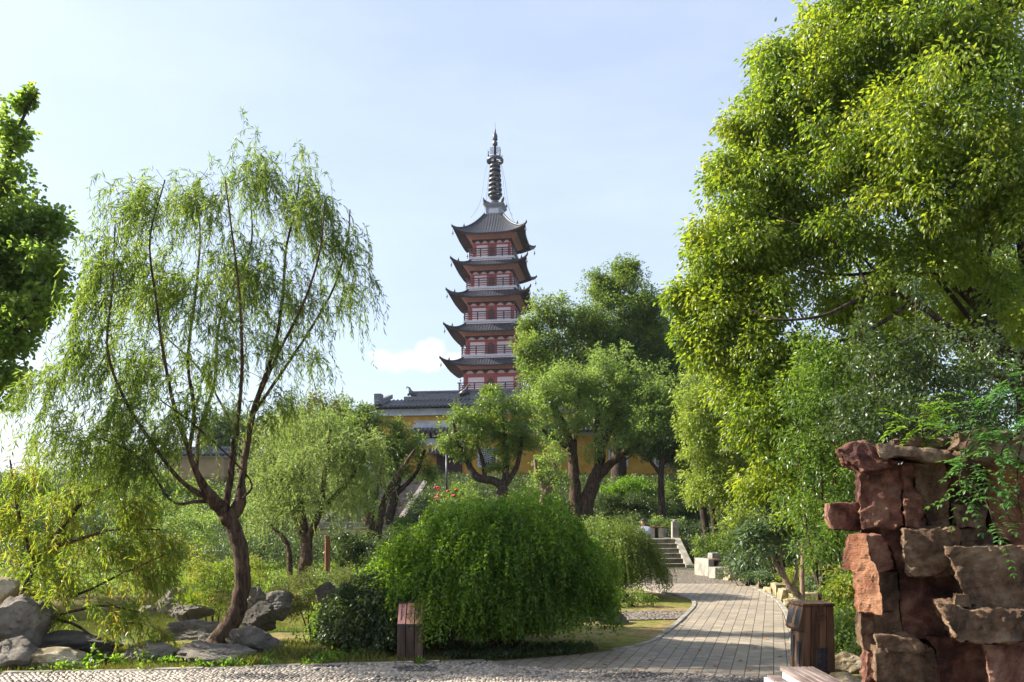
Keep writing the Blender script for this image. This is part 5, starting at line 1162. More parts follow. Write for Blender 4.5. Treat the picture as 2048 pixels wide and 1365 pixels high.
tree('camphor_tree', 'big camphor with twin pale-lit trunks and broad bright crown on the slope in the centre', 'tree', gb(1162, 38.5), LB([
 [(1155,1050,38.5,15),(1152,1010,38.5,13),(1148,960,38.5,12),(1143,900,38.5,10),(1125,850,38.3,8),(1095,790,38,5),(1080,760,38,3)], [(1170,1052,38.5,16),(1172,1010,38.5,15),(1185,970,38.6,14),(1200,920,38.7,11),(1196,850,38.8,8),(1200,780,39,5)],
 [(1192,960,38.6,9),(1230,920,38.4,8),(1280,890,38,6),(1330,860,37.6,4),(1370,840,37.4,3)], [(1203,900,38.7,8),(1225,850,38.9,6),(1260,800,39,4),(1290,750,39,3)], [(1146,940,38.5,7),(1150,860,38.8,6),(1160,780,39,4)], [(1145,900,38.4,6),(1110,880,38,5),(1085,860,37.8,3)]]),
 [B(1110,790,38,45,40), B(1160,760,38.5,55,40), B(1225,745,39,60,45), B(1290,780,38.5,65,50), B(1340,830,38,50,45), B(1095,840,37.8,30,35,.8), B(1200,820,38,50,35,.6), B(1280,850,37.8,50,35,.8), B(1370,870,37.6,40,40), B(1155,850,38,35,35,.6), B(1250,890,37.6,35,20,.5), B(1330,900,37.6,50,25,.9), B(1190,880,38,25,40,.5), B(1380,800,38.5,40,50), B(1120,760,38.5,40,20), B(1240,810,38.5,70,40,.7), B(1310,880,37.8,60,30,.8), B(1110,880,38,30,25,.7), B(1370,920,37,40,25,.8), B(1080,800,37.5,20,40,.8)],
 L_CAML, BARK, dens=1.9, cr=.6, tips=15, per=9, L=.14, w=.065, twig=.016, tl=.18, sides=12)
tree('camphor_tree', 'tall dark green camphor rising behind the big camphor, right of the pagoda', 'tree', gb(1235, 48), LB([
 [(1235,1000,48,16),(1238,900,48,14),(1240,800,48,11),(1245,700,48,8),(1240,600,48,4)], [(1240,800,48,9),(1200,720,48,6),(1170,650,48,4)], [(1240,780,48,8),(1290,700,48,6),(1310,640,48,4)], [(1235,850,48,9),(1150,780,47.5,6),(1090,700,47,4)], [(1150,780,47.5,5),(1120,700,47,4),(1100,640,47,3)]]),
 [B(1245,565,48,38,42), B(1205,590,48,35,40), B(1275,610,48,48,48), B(1225,650,48,60,50), B(1300,680,48,50,55), B(1160,650,47.5,45,45), B(1105,630,47,36,34), B(1065,660,47,30,36,.9), B(1090,700,47,40,45,.8), B(1150,710,47.5,50,45), B(1230,720,48,60,50), B(1310,750,48,60,60), B(1370,740,48.5,45,70), B(1065,725,47,25,35,.7), B(1380,830,48.5,45,60), B(1340,680,48.5,35,50), B(1400,780,48.5,40,60), B(1300,640,48,40,50), B(1200,560,48,20,25), B(1265,540,48,22,22), B(1340,800,48,60,60), B(1060,700,46,30,40), B(1110,760,46,50,40), B(1160,800,47,60,50), B(1250,820,48,80,60), B(1340,860,48,60,50), B(1080,790,46,40,40)],
 L_CAM, BARK_D, dens=1.25, cr=.85, tips=22, per=9, L=.17, w=.08, twig=.02, tl=.24)
tree('camphor_tree', 'thin leaning ivy-covered tree in front of the ochre wall right of the big camphor', 'tree', gb(1324, 37), LB([
 [(1327,1042,37,8),(1323,1000,37,7),(1322,950,37,6),(1326,910,37,5),(1335,870,37,3)], [(1322,950,37,4),(1300,920,37,3),(1285,890,37,2)], [(1323,930,37,4),(1350,900,37,3),(1375,880,37,2)]]),
 [B(1320,890,37,38,25), B(1360,910,37,32,22), B(1290,910,37,25,18)], L_DARK, BARK_D, dens=2.2, cr=.4, tips=11, per=8, L=.12, w=.055, tl=.16)
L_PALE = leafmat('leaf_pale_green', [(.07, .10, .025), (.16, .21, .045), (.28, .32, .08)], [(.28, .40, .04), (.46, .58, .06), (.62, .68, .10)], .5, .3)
tree('camphor_tree', 'light green tree with twin dark trunks standing by the pebble court', 'tree', gb(1410, 29), LB([
 [(1418,1110,29,7),(1412,1060,29,7),(1405,1010,29,6.5),(1402,960,29,6),(1415,880,29,5),(1430,790,29,3)], [(1432,1100,29.3,6),(1428,1040,29.3,6),(1425,1000,29.3,6),(1460,920,29.3,5),(1500,840,29.3,3)], [(1425,1010,29,5),(1480,970,29,4),(1550,930,29,3)], [(1404,960,29,4),(1385,900,29,3)]]),
 [B(1410,790,28,50,55), B(1470,760,28,60,55), B(1390,870,28,38,50), B(1440,850,28,60,55), B(1510,800,28,60,60), B(1420,930,28,50,50), B(1490,900,28,60,60), B(1540,870,28,60,70), B(1470,980,28,60,40), B(1540,970,28,60,55), B(1400,985,28.5,32,30), B(1580,780,28,60,70), B(1600,1010,28,50,50), B(1500,1040,27,50,30)],
 L_PALE, BARK_D, dens=3.2, cr=.5, tips=16, per=9, L=.115, w=.05, twig=.012, tl=.18, droop=.7)
# ------------------------------------------------------------------ the huge right tree
rl = [
 [(2100,1150,13.5,42),(2080,950,13.5,36),(2045,770,13.5,30),(2000,690,13.5,24),(1950,600,13.5,18),(1905,500,13.6,14),(1880,400,13.7,10),(1860,280,13.8,6)],
 [(2050,780,13.5,24),(1985,745,13.2,18),(1950,700,13,12),(1880,640,12.9,8),(1800,590,13,6),(1730,520,13.1,4),(1680,440,13.2,3)],
 [(2000,700,13.5,15),(1900,660,13.2,11),(1830,600,13,8),(1740,590,12.8,6),(1650,630,12.6,5),(1560,640,12.6,4),(1500,620,12.8,2)],
 [(1980,640,13.5,14),(1890,560,13.8,10),(1800,540,14,7),(1700,550,14.2,5),(1600,540,14.3,4),(1520,510,14.4,2)],
 [(1960,620,13.5,12),(1960,500,13.2,10),(1940,380,13,8),(1950,250,12.8,5),(1930,120,12.8,3)],
 [(2045,770,13.5,20),(2060,620,13.2,17),(2040,480,13,13),(2020,330,12.9,9),(2040,180,12.9,5)],
 [(1900,560,13.6,10),(1850,480,13.4,8),(1790,400,13.2,6),(1760,280,13.1,4),(1770,160,13,3)],
 [(1830,600,13,7),(1740,660,13,6),(1660,690,13,5),(1580,740,13.1,3)],
 [(1940,690,13,9),(1860,660,12.6,7),(1790,690,12.4,5),(1720,680,12.3,4),(1640,650,12.4,2)],
 [(1905,500,13.6,8),(1820,400,13.8,6),(1730,320,14,4),(1640,250,14.1,3)],
 [(1740,590,12.8,5),(1700,510,12.9,4),(1620,460,13,3),(1540,430,13.2,2)],
 [(1990,700,13.5,10),(1910,600,13.9,8),(1850,520,14.1,6),(1840,430,14.2,4)],
 [(2010,720,13.5,9),(1970,560,13.8,8),(1990,460,14,6),(1960,380,14,4)]]
rl = [[(a, b_, d, r * .62) for a, b_, d, r in l] for l in rl]
tree('camphor_tree', 'huge overhanging tree filling the upper right, dark limbs under bright glossy leaves', 'tree', (P(2100,0,13.5)[0], 13.5, 0), LB(rl), [
 B(1425,560,14,45,60,1,.7), B(1400,480,14,30,40,1,.5), B(1460,440,14,55,60,1,.8), B(1440,350,14,28,40,1,.5), B(1500,320,14,60,70,1,.9), B(1470,260,14,36,35,1,.5), B(1540,190,14,55,60,1,.8), B(1530,120,14,28,30,1,.5), B(1610,120,14,60,60,1,.9), B(1690,50,14,70,60,1,1), B(1620,250,13.8,80,90,1,.9),
 B(1560,380,13.8,90,80,1,.9), B(1500,500,13.8,80,70,1,.9), B(1450,640,13.8,70,60,1,.8), B(1380,600,14,34,50,1,.5), B(1550,600,13.6,80,60,.8,.9), B(1520,700,13.6,80,50,.8,.8), B(1630,500,13.6,80,70,.7,.9), B(1720,150,13.4,110,110,1,1), B(1700,330,13.2,100,100,1,1), B(1640,700,13.4,70,50,.7,.8), B(1700,480,13.2,70,60,.5,.8),
 B(1860,80,12.6,130,110,1,1), B(1830,240,12.2,120,110,1,.9), B(1990,120,12.2,120,120,1,.9), B(1960,300,11.8,110,110,1,.8), B(1810,370,12.2,90,60,.9,.7), B(2040,420,11.8,60,90,1,.6), B(2130,300,12.4,100,200,.8,1), B(1900,420,12,60,40,.9,.5), B(1780,0,13,150,80,1,1), B(2000,-30,12.6,150,80,.8,1), B(1980,640,15.5,90,70,.35,.9), B(1850,560,15.5,90,90,.4,.9), B(1760,620,15.5,80,80,.4,.8), B(1350,590,14,22,40,1,.3), B(1370,660,14,36,40,1,.4), B(1420,700,14,50,40,1,.6), B(1580,760,13.4,80,50,.9,.7), B(1480,780,13.8,60,50,.9,.7), B(1560,840,13.2,60,50,.8,.6), B(1680,620,14.2,80,60,.7,.8), B(1680,760,13.6,60,40,.6,.5), B(1610,460,14.4,120,90,.8,.9), B(1480,600,14.4,90,90,.8,.9), B(1760,560,15,120,100,.45,.9), B(1920,600,15.5,140,110,.4,.9), B(2060,560,15.5,90,120,.5,.9), B(1560,280,14.4,90,90,.8,.9), B(1800,690,16,110,60,.5,.8), B(1700,820,14.5,80,60,.8,.7), B(1620,880,14,60,60,.9,.6), B(1900,480,15.8,120,60,.4,.9), B(2040,660,16,80,80,.5,.8), B(1440,520,14.6,60,80,.7,.8), B(1540,800,14.2,60,60,.8,.6), B(1500,870,14.2,45,55,.8,.5), B(1560,930,14,60,55,.9,.5), B(1620,950,13.8,50,60,.7,.5), B(1600,1030,13.8,50,45,.7,.4), B(1640,800,14,60,60,.7,.5), B(1520,980,14.4,40,40,.7,.4), B(1900,520,12.8,80,50,.5,.5), B(2010,560,12.6,60,60,.5,.5), B(1830,480,13,60,50,.5,.6), B(1960,420,12.6,80,50,.7,.6), B(2070,640,12.4,50,80,.6,.5), B(1780,560,12.8,60,50,.4,.5)],
 L_BIG, BARK_D, dens=5.4, cr=.38, tips=22, per=7, L=.085, w=.042, twig=.007, tl=.17, big=True, droop=.8, shell=.5, inner=.3, sides=12)
# tall broadleaf shrubs behind the rockery
shrub('tall_shrub', 'tall leggy shrub with round grey-green glossy leaves rising behind the red rockery', 1850, 9.8, [B(1760,760,10,90,90,1,.45), B(1850,700,10,70,80,1,.45), B(1920,800,10,90,60,1,.45), B(1700,820,10,60,60,1,.4), B(1810,850,9.8,90,50,1,.4), B(1740,640,10,35,60,.8,.2), B(1830,590,10.2,30,60,.6,.2), B(1990,720,10.2,80,60,.8,.4), B(1880,930,9.8,120,120,.5,.3)],
      L_IVY, stems=14, dens=9, cr=.22, tips=8, per=7, L=.062, w=.036, big=True, tl=.1, bark=BARK)
shrub('tall_shrub', 'tall bright green shrub with lance-shaped leaves left of the red rockery', 1650, 12.0, [B(1640,720,12,50,60,1,.4), B(1620,800,12,65,60,1,.5), B(1690,860,11.8,60,60,1,.4), B(1610,900,12,60,70,1,.5), B(1680,960,11.8,55,70,1,.4), B(1620,1010,12,60,60,1,.4), B(1680,1060,11.6,50,60,1,.4), B(1700,780,12,40,50,.8,.3), B(1640,1110,12,55,50,.9,.4)],
      L_MID, stems=12, dens=8, cr=.22, tips=9, per=8, L=.075, w=.03, tl=.12, droop=.3)
# camellia with thin trunks
tree('camellia_tree', 'small tree with thin bare tan trunks and big glossy grey-green leaves beside the path', 'tree', gb(1600, 14.2), LB([
 [(1607,1222,14.2,8),(1600,1195,14.2,6.5),(1585,1180,14.2,6),(1568,1155,14.2,5),(1552,1130,14.2,4),(1540,1100,14.2,2.5)], [(1586,1180,14.2,4),(1592,1150,14.2,3.5),(1596,1110,14.2,2.5),(1600,1070,14.2,2)], [(1604,1225,14.6,5.5),(1605,1190,14.6,5),(1604,1150,14.6,4.5),(1606,1080,14.6,3.5),(1610,1020,14.6,2)], [(1575,1165,14.2,3.5),(1562,1120,14.2,2.5),(1570,1070,14.2,2)]]),
 [B(1500,1080,14,32,30,1,.3), B(1530,1050,14,40,35,1,.35), B(1570,1060,14,40,35,1,.35), B(1610,1040,14.4,45,40,1,.35), B(1520,1110,14,32,22,1,.3), B(1560,1010,14.2,45,35,1,.4), B(1620,1000,14.5,40,35,1,.35)],
 L_BLUE, BARK_P, dens=7.5, cr=.2, tips=7, per=7, L=.10, w=.055, twig=.006, big=True, tl=.12, droop=.2, shell=.4)

# compound-leaf climber on the rockery
def fern(LV, TB, base, d, ln, pairs, L, w, r):
    d = unit(np.array(d)); s = np.cross(d, [0, 0, 1.0]); s = unit(s); t = np.linspace(.18, 1, pairs)
    pts = np.array([base + d * ln * q + np.array([0, 0, -1.0]) * .28 * ln * q * q for q in t]); ax = unit(np.gradient(pts, axis=0))
    for sg in (-1, 1):
        LV.add(pts, s * sg * .9 + ax * .55 + rng.normal(size=pts.shape) * .1, L * (1 - .35 * np.abs(t - .55)), w, np.clip(r + rng.normal(size=pairs) * .08, 0, 1), .25)
    LV.add(pts[-1:], ax[-1:], L, w, r, .2); TB.add(np.vstack([base, pts]), .0018, 3)
def climber(name, label, base, lines, n, mat, L=.042, w=.02, ln=(.16, .26), spread=.06):
    e = empty(name, base, label, 'climbing plant'); LV = Leaves(); TB = Tubes()
    for line in lines:
        q = smooth_path([P(*p) for p in line], 8); TB.add(q, np.linspace(.008, .003, len(q)), 5)
        for _ in range(n):
            i = rng.integers(0, len(q) - 1); p = q[i] + (q[i + 1] - q[i]) * rng.uniform(); tg = unit(q[i + 1] - q[i])
            d = tg * .3 + rdir(1)[0] * .9 + [0, -.5, .05]; p = p + rng.normal(size=3) * spread * .5
            fern(LV, TB, p, d, rng.uniform(*ln), int(rng.integers(5, 8)), L, w, rng.uniform(.1, .9))
    link('vine', TB.mesh('vine', BARK_D, base), e); link('foliage', LV.mesh('foliage', mat, base, True), e)
climber('wisteria_vine', 'climbing vine with feathery compound leaves hanging down the right side of the rockery', gb(2070, 7.2), [
 [(2060,780,6.3),(2000,800,6.3),(1950,830,6.35),(1900,870,6.4)], [(2070,800,6.2),(2000,850,6.25),(1960,880,6.3)], [(2070,820,6.2),(2040,900,6.2),(2035,980,6.25),(2045,1050,6.3)],
 [(1960,830,6.4),(1930,900,6.45),(1940,960,6.4),(1975,1010,6.35),(1990,1060,6.35)], [(1935,920,6.45),(1965,950,6.4),(2000,1000,6.3),(2030,1060,6.3)], [(2060,760,6.2),(2020,770,6.2),(1990,790,6.3)], [(1925,930,6.5),(1920,965,6.5),(1935,985,6.5)], [(2060,850,6.2),(2010,890,6.2),(2000,930,6.25)]], 15, L_VINE, L=.055, w=.026, ln=(.16, .30))
climber('wisteria_vine', 'bright sunlit compound-leaf sprig standing up behind the top of the rockery', gb(1850, 7.6), [
 [(1840,900,7.4),(1845,860,7.35),(1850,820,7.3),(1870,790,7.3)], [(1830,890,7.4),(1820,860,7.35),(1800,845,7.3)], [(1850,880,7.4),(1880,850,7.4),(1885,820,7.4)]], 16, L_BRIGHT, L=.055, w=.024)

# ------------------------------------------------------------------ shrubs
def cascade(name, label, px, D, cen, rad, leaf, n, L, w, ln, up=.9, stems=8, lump=.12, bark=BARK_D, nl=12, red=None):
    b = gb(px, D); e = empty(name, b, label, 'shrub'); TB = Tubes(); LV = Leaves()
    for i in range(stems):
        t = cen + rng.normal(size=3) * rad * .35; TB.add(smooth_path([b + rng.normal(size=3) * [.12, .12, 0], (b + t) / 2 + rng.normal(size=3) * .06, t]), .022, 6)
    d = rdir(n); d[:, 2] = np.abs(d[:, 2]) * 1.0 - .32; d = unit(d)
    off = rng.uniform(0, 50, 3); l = np.array([noise.fractal(Vector(q * 2.2 + off), 1, 2, 3) for q in d])
    r = 1 + lump * l * 1.6; l2 = np.array([noise.fractal(Vector(q * 6 + off), 1, 2, 2) for q in d]); r = r * (1 + l2 * lump * .8); r = np.where(rng.uniform(0, 1, n) < .22, r * rng.uniform(.72, .95, n), r); r = np.where(rng.uniform(0, 1, n) < .05, r * rng.uniform(1.03, 1.12, n), r)
    p = cen + d * rad * r[:, None]; k = p[:, 2] > hz(p[:, 0], p[:, 1]) + .08; p, d = p[k], d[k]; l = l[k]
    o = d.copy(); o[:, 2] = 0; o = unit(o + rdir(len(o)) * .35); o[:, 2] = .12 + .3 * rng.uniform(size=len(o)) * (d[:, 2] > .3)
    lg = rng.uniform(*ln, len(p)); lg = np.minimum(lg, np.maximum(.06, p[:, 2] - hz(p[:, 0], p[:, 1]) - .03))
    strands(LV, TB, p, o, lg, nl, L, w, np.clip(.5 + l * 1.3, 0, 1), out=.5, stem=.0016, axis_rand=1.1, nb=.8)
    m = int(n * .5); di = rdir(m); pi_ = cen + di * rad * rng.uniform(.5, .9, (m, 1)); pi_ = pi_[pi_[:, 2] > hz(pi_[:, 0], pi_[:, 1]) + .25]
    spray(LV, pi_, .10, 3, 7, L, w, .3)
    link('stems', TB.mesh('stems', bark, b), e); link('foliage', LV.mesh('foliage', leaf, b), e)
    return e
cascade('weeping_shrub', 'big bright green weeping dome shrub beside the brick path in the centre', 1010, 10.15, P(995, 1160, 10.15), np.array([1.24, .98, 1.0]), L_BRIGHT, 5600, .052, .026, (.12, .42), stems=14, lump=.15)
cascade('weeping_shrub', 'low sunlit lobe of green cascading twigs on the left flank of the dome', 860, 10.8, P(845, 1185, 10.8), np.array([.62, .8, .68]), L_BRIGHT, 2000, .052, .026, (.12, .3), stems=8)
cascade('weeping_shrub', 'smaller weeping shrub with reddish seed tips overhanging the pebble court', 1235, 17.0, P(1228, 1120, 17.0), np.array([.78, .75, .82]), L_CAM, 2400, .042, .022, (.2, .6), stems=8, lump=.2)
cascade('ivy_mound', 'dark ivy-covered rock mound behind the notice sign', 770, 9.95, P(768, 1240, 9.95), np.array([.70, .52, .56]), L_IVY, 2500, .048, .032, (.08, .22), stems=3, lump=.10, nl=8)
rock('bare grey crown of rock showing through the top of the ivy mound', 695, 835, 1170, 1300, 9.95, 77, ROCK, .8)
shrub('shrub', 'yellow-green upright shrub left of the ivy mound at the pond', 628, 10.2, [B(620,1235,10.2,30,30,1,.2), B(655,1240,10.2,28,30,1,.2), B(605,1275,10.1,24,22,1,.2), B(645,1280,10.1,40,28,1,.2)], L_BRIGHT, L=.035, w=.02, dens=14, cr=.1, tips=6, per=7, tl=.05)
shrub('clipped_shrub', 'wide yellowish clipped mound with a dry fine texture behind the pond rocks', 640, 14.6, [B(640,1190,14.6,80,44,1,.6), B(590,1195,14.4,45,36,1,.4), B(700,1185,14.6,32,34,1,.4)], L_CLIP, L=.035, w=.017, dens=38, cr=.10, tips=8, per=8, tl=.05, shell=.85, inner=0)
shrub('nandina_shrub', 'round shrub flushed yellow and orange on top just left of the willow trunk', 425, 14.2, [B(420,1160,14.2,48,42,1,.5), B(390,1145,14.3,30,25,1,.3), B(455,1140,14.3,30,25,1,.3), B(420,1210,14.1,45,30,1,.4)], L_YEL, L=.045, w=.02, dens=16, cr=.14, tips=8, per=8, tl=.06)
shrub('nandina_shrub', 'orange-tipped shrub just right of the willow trunk', 505, 14.6, [B(505,1140,14.6,24,28,1,.3), B(515,1165,14.6,26,28,1,.3)], L_YEL, L=.045, w=.02, dens=16, cr=.13, tips=8, per=8, tl=.06)
for i, (px, D, bl, lf, lb) in enumerate([
 (320, 18, [B(320,1110,18,70,40,1,.6), B(260,1130,18,50,30,1,.6), B(390,1110,18,40,35,1,.5)], L_YEL, 'sunlit yellow shrub with orange tips beyond the pond at left'),
 (150, 17, [B(150,1120,17,90,45,1,.6), B(60,1130,17,60,45,1,.6)], L_CAM, 'dense green shrub beyond the pond at the far left'),
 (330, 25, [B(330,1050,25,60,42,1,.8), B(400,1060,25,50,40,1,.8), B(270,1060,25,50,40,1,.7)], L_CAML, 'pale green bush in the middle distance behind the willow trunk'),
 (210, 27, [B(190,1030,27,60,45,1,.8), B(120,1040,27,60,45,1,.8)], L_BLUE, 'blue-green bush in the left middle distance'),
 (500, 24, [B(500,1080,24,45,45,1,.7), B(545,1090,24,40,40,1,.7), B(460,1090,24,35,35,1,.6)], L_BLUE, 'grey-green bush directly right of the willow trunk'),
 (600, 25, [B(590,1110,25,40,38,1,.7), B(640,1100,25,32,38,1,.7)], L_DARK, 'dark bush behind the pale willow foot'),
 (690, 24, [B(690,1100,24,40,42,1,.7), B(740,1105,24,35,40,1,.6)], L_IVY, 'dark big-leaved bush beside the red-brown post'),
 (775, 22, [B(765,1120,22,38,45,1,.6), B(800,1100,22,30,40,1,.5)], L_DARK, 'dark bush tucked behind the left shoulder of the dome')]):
    big = i in (6,)
    shrub('bush', lb, px, D, bl, lf, L=.12 if big else .07, w=.06 if big else .035, dens=3.4, cr=.28, tips=10, per=8, tl=.12, big=big)
for i, (px, D, bl, lf, lb) in enumerate([
 (40, 24, [B(40,1040,24,70,50,1,.8), B(-40,1020,24,60,60,1,.8), B(110,1070,24,50,40,1,.7)], L_CAML, 'pale green bush mass behind the peach branches at the far left'),
 (60, 33, [B(60,990,33,70,40,1,1), B(150,1000,33,60,40,1,1), B(-30,985,33,60,45,1,1)], L_BLUE, 'grey-green bush mass on the rise at the far left'),
 (250, 35, [B(250,1010,35,60,36,1,1), B(340,1020,35,60,34,1,1)], L_CAM, 'green bush mass on the rise left of the willow'),
 (430, 34, [B(430,1035,34,60,32,1,1), B(510,1030,34,50,36,1,1)], L_CAML, 'pale bush mass behind the willow fork')]):
    shrub('bush', lb, px, D, bl, lf, L=.10, w=.05, dens=3.0, cr=.4, tips=12, per=8, tl=.16)
# hill planting
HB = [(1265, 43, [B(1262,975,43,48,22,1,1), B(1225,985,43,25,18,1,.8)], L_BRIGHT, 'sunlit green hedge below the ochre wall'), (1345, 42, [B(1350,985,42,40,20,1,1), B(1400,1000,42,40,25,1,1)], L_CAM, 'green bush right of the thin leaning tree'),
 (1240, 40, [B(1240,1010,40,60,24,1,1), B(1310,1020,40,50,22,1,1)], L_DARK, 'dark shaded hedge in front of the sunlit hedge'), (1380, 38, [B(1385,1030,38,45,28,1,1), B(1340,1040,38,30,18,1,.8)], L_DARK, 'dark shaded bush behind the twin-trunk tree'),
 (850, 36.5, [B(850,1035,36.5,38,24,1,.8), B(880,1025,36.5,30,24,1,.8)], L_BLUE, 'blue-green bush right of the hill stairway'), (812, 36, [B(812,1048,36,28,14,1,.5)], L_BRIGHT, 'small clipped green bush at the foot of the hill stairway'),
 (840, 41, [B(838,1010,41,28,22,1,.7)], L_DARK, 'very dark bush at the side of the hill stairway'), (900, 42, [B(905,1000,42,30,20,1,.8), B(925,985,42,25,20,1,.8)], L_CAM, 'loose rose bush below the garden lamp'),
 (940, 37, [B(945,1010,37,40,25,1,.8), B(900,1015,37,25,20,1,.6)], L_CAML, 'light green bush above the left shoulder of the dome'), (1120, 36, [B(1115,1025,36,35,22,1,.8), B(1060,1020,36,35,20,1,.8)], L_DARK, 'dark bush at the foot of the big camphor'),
 (1000, 36, [B(1000,1020,36,40,24,1,.8)], L_CAM, 'green bush below the slanting tree'), (1200, 30.5, [B(1205,1060,30.5,30,22,1,.6), B(1240,1070,30.5,26,20,1,.6)], L_CAML, 'light bush between the camphor trunks and the steps'),
 (1265, 33.8, [B(1262,1045,33.8,40,20,1,.7)], L_DARK, 'dark bush behind the person'), (1330, 34.5, [B(1330,1048,34.5,40,14,1,.5)], L_CAML, 'low pale bush behind the stone railing'),
 (1400, 25.5, [B(1402,1120,25.5,26,20,1,.4)], L_BLUE, 'grey-green bush right of the stair wall'), (1440, 27, [B(1450,1090,27,45,35,1,.7), B(1410,1100,27,28,25,1,.5)], L_CAM, 'green bush at the foot of the twin-trunk tree'),
 (1500, 19.6, [B(1495,1120,19.6,42,36,1,.5), B(1475,1140,19.6,25,24,1,.4)], L_BLUE, 'pale-flecked rounded bush behind the stump stone'), (1550, 22, [B(1550,1100,22,50,55,1,.7), B(1600,1120,22,45,50,1,.7)], L_DARK, 'dark bush filling the space behind the camellia'),
 (1600, 18, [B(1620,1150,18,45,40,1,.5), B(1580,1160,18,28,28,1,.4)], L_YEL, 'yellow-green bush behind the camellia trunks'), (1690, 11.2, [B(1690,1180,10.8,42,38,2.2,.35), B(1700,1235,10.6,42,42,2.2,.35)], L_YEL, 'bright yellow-green bush right of the litter bin'),
 (1690, 10.2, [B(1690,1285,10.0,42,40,2.2,.3), B(1720,1310,9.6,30,28,2.2,.25), B(1670,1250,10.2,28,34,2,.25)], L_CAML, 'light green bush low between litter bin and rockery'), (1660, 16, [B(1650,1080,16,60,60,1,.5), B(1660,1160,16,45,50,1,.5)], L_BLUE, 'pale-leaved bush beyond the yellow-green bush'),
 (1530, 18.6, [B(1525,1150,18.6,30,12,1,.3)], L_BLUE, 'low tufted plant above the upright slab')]
for px, D, bl, lf, lb in HB:
    s = .05 + D * .0016
    shrub('bush', lb, px, D, bl, lf, L=s, w=s * .5, dens=4.6 if D > 24 else 9, cr=.10 + D * .005, tips=10, per=8, tl=.05 + D * .002)
# roses on the bush
rs = MB(); 
e = [o for o in SC.objects if o.get('label') == 'loose rose bush below the garden lamp'][0]
RED = plain('rose_red', [(.55, .03, .06), (.7, .06, .1)], 5, .6, .1, .002)
for k in range(12):
    p = P(random.uniform(865, 915), random.uniform(975, 1003), 41.0 - random.uniform(0, .4)) - np.array(e.location); q = MB(); q.lathe([(.01, -.05), (.07, -.02), (.08, .03), (.03, .06)], p, 7); q.build('rose', RED, e)
# background masses that close the horizon
tree('broadleaf_tree', 'brownish olive tree behind the left bushes, its rounded top under the willow curtain', 'tree', gb(650, 56), LB([[(650,1000,56,10),(650,900,56,8),(655,820,56,4)], [(650,900,56,5),(600,850,56,3)]]), [B(650,830,56,55,38), B(600,850,56,50,38), B(700,850,56,40,38), B(650,890,56,90,40), B(570,870,56,40,40), B(560,930,56,70,50)], L_CLIP, BARK_D, dens=.9, cr=1.0, tips=20, per=8, L=.22, w=.10, tl=.3)
tree('broadleaf_tree', 'green tree behind the side building', 'tree', gb(455, 62), LB([[(455,980,62,8),(455,860,62,4)]]), [B(455,850,62,35,32), B(500,870,62,40,36), B(425,880,62,30,30), B(470,910,62,60,30)], L_BLUE, BARK_D, dens=.9, cr=1.0, tips=20, per=8, L=.22, w=.11, tl=.3)
tree('broadleaf_tree', 'distant rounded tree low on the left skyline', 'tree', gb(110, 70), LB([[(110,1010,70,8),(110,960,70,5)]]), [B(110,975,70,70,38), B(40,990,70,60,30), B(190,970,70,60,40), B(-20,1000,70,60,30), B(260,950,70,60,60)], L_BLUE, BARK_D, dens=.7, cr=1.2, tips=20, per=8, L=.26, w=.13, tl=.35)
tree('broadleaf_tree', 'green tree on the slope behind the willow and the side building', 'tree', gb(330, 44), LB([[(330,1040,44,8),(330,960,44,5)]]), [B(300,980,44,60,50), B(380,1000,44,50,40), B(230,990,44,55,50), B(430,1010,44,40,30)], L_CAM, BARK_D, dens=1.2, cr=.8, tips=16, per=8, L=.17, w=.08, tl=.25)
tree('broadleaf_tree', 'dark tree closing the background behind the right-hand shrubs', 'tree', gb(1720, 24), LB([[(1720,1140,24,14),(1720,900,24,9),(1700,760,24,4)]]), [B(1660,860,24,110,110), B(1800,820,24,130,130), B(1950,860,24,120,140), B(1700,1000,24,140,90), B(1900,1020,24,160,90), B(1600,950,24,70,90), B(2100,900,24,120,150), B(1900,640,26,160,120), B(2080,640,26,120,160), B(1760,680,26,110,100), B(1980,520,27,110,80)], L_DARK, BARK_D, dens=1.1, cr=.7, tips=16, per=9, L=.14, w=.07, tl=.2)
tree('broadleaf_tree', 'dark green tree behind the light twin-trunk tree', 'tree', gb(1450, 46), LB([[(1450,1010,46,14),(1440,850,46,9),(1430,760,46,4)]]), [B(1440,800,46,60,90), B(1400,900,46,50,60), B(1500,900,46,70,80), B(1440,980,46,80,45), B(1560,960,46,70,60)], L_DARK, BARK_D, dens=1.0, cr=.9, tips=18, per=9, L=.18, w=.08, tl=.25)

# ------------------------------------------------------------------ ground cover (nobody could count it)
def box_pts(x0, x1, y0, y1, excl=(), clump=0):
    def f(n):
        xy = np.stack([rng.uniform(x0, x1, n), rng.uniform(y0, y1, n)], 1); k = np.ones(n, bool)
        for pl in excl: k &= ~in_poly(xy, pl)
        if clump:
            v = np.array([noise.noise(Vector((a * clump, b * clump, 3.3))) for a, b in xy]); k &= v > -.05
        return xy[k]
    return f
def poly_pts(poly, excl=(), clump=0):
    pl = np.array(poly); f0 = box_pts(pl[:, 0].min(), pl[:, 0].max(), pl[:, 1].min(), pl[:, 1].max(), excl, clump)
    def f(n):
        xy = f0(n); return xy[in_poly(xy, pl)]
    return f
stairs_l = [(-8.9, 31), (-4.3, 31), (-5.1, 51), (-8.9, 51)]; terr = [(-1, 26.8), (6.2, 26.8), (6.2, 33.6), (-1, 33.6)]; plz = plaza
excl = [stairs_l, terr, plz, path_poly, branch]
soft_field('ground_cover', 'low leafy ground cover spreading over the hill slope', 'ground cover', box_pts(-26, 17, 26.8, 56, excl), 26000, L_DARK, .14, .065, up=.7, tuft=8, spread=.2, hgt=.5)
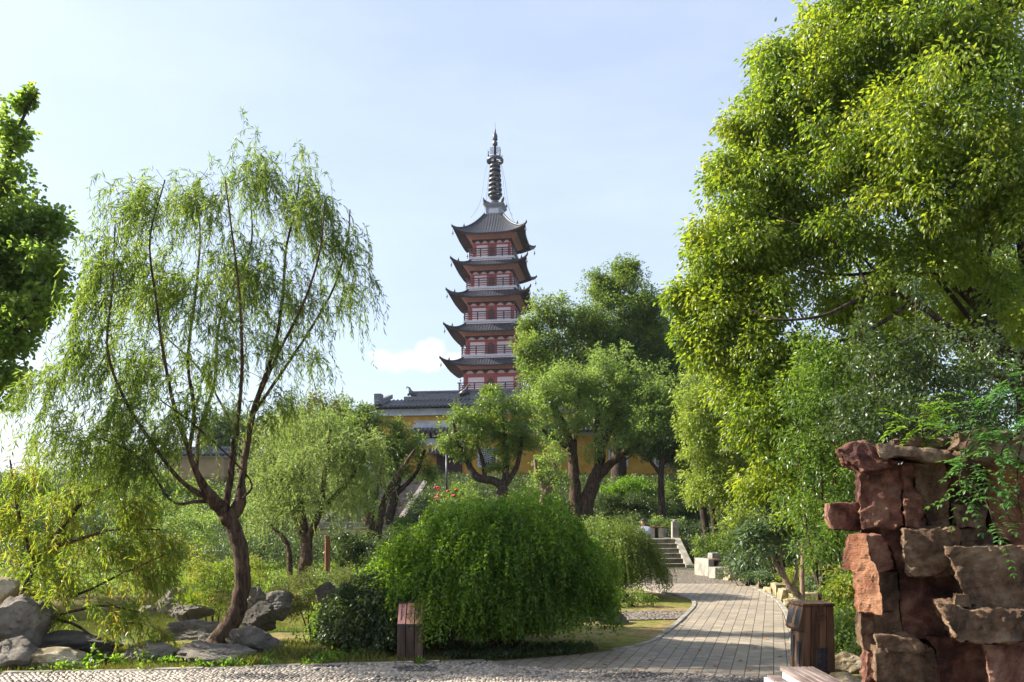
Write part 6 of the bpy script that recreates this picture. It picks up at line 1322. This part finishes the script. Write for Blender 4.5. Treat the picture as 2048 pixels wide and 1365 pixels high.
soft_field('ground_cover', 'low dark plants covering the flat ground beyond the pond', 'ground cover', box_pts(-14, -.6, 16.5, 27, excl), 6000, L_CAM, .09, .04, up=.9, tuft=8, spread=.14, hgt=.16)
soft_field('ground_cover', 'low leafy plants under the shrubs right of the path', 'ground cover', poly_pts([G(1500,1166), (5.6,24), (14,24), (14,8.5), (4.6,8.6), G(1600,1230), G(1560,1195)], excl), 7000, L_CAM, .06, .03, up=.9, tuft=8, spread=.08, hgt=.10)
bed = [(-9, 8.6), G(0, 1350), G(350, 1343), G(700, 1332), G(900, 1326), G(880, 1300), G(560, 1290), G(300, 1296), (-9, 10.2)]
soft_field('grass', 'short yellowish-green grass strip between the cobbles and the pond rocks', 'grass', poly_pts(bed), 15000, L_GRASS, .065, .007, up=2.0, tuft=4, spread=.03, nb=2, hgt=.01)
soft_field('grass', 'taller green grass blades and leafy weeds by the ivy mound', 'grass', poly_pts([G(470, 1340), G(760, 1330), G(760, 1296), G(600, 1290), G(520, 1310)], clump=2.5), 2600, L_GRASS, .12, .014, up=1.6, tuft=4, spread=.04, nb=2, hgt=.02)
soft_field('ground_cover', 'broad-leaved weeds along the edge of the cobbles', 'ground cover', poly_pts([(-6.5, 8.5), G(100, 1349), G(350, 1342), G(560, 1337), G(760, 1330), G(760, 1300), G(640, 1300), G(520, 1318), G(300, 1325), (-6.5, 9.3)], clump=2.3), 1500, L_BRIGHT, .05, .03, up=.8, tuft=6, spread=.05, big=True, hgt=.09)
soft_field('ground_cover', 'low green creepers at the foot of the dome shrub', 'ground cover', poly_pts([G(880, 1322), G(1000, 1322), G(1160, 1312), G(1210, 1290), G(1150, 1280), G(900, 1290)], clump=1.5), 1600, L_IVY, .04, .025, up=.8, tuft=6, spread=.05, hgt=.05)
shrub('low_plant', 'low dense green herb patch beside the pebble side path', 1262, 15.2, [B(1235,1200,15.2,35,22,1,.3), B(1275,1202,15.2,38,22,1,.3)], L_CAM, L=.05, w=.026, dens=18, cr=.12, tips=7, per=7, tl=.05, cat='plant')
shrub('low_plant', 'leafy herb with bright leaves growing on the dark rock right of the willow foot', 500, 9.7, [B(500,1300,9.7,16,12,1,.12)], L_BRIGHT, L=.035, w=.02, dens=40, cr=.06, tips=5, per=6, tl=.03, cat='plant', stems=3)
shrub('low_plant', 'sprig of heart-shaped leaves in front of the peaked rock', 288, 9.0, [B(285,1318,9.0,16,12,1,.1)], L_BRIGHT, L=.045, w=.035, dens=30, cr=.05, tips=3, per=4, tl=.03, cat='plant', stems=3, big=True)
shrub('low_plant', 'leafy weeds left of the peaked rock by the water', 205, 9.0, [B(200,1318,9.0,45,18,1,.15), B(240,1328,8.95,30,14,1,.12)], L_BRIGHT, L=.05, w=.03, dens=24, cr=.08, tips=5, per=6, tl=.04, cat='plant', stems=4, big=True)
shrub('low_plant', 'tuft of dry pale grass on the rounded pond rock', 375, 13.5, [B(375,1205,13.5,26,12,1,.2)], L_PEACH, L=.16, w=.010, dens=30, cr=.08, tips=5, per=6, tl=.03, droop=-.8, cat='plant', stems=2)
shrub('low_plant', 'small weeds in front of the notice sign', 830, 9.0, [B(835,1322,9.0,20,9,1,.08)], L_BRIGHT, L=.05, w=.022, dens=40, cr=.05, tips=4, per=5, tl=.03, droop=-.3, cat='plant', stems=2)

# ------------------------------------------------------------------ haze
hm = bpy.data.materials.new('haze'); hm.use_nodes = True; t = hm.node_tree; t.nodes.clear()
pv_ = t.nodes.new('ShaderNodeVolumePrincipled'); pv_.inputs['Density'].default_value = .00015; pv_.inputs['Color'].default_value = (.86, .9, 1.0, 1); pv_.inputs['Anisotropy'].default_value = .3
om = t.nodes.new('ShaderNodeOutputMaterial'); t.links.new(pv_.outputs[0], om.inputs['Volume'])
mb = MB(); mb.box(-165, 165, -8, 405, -2.2, 58); tag(mb.build('haze', hm), 'thin pale summer haze over the whole garden', 'haze', kind='stuff')
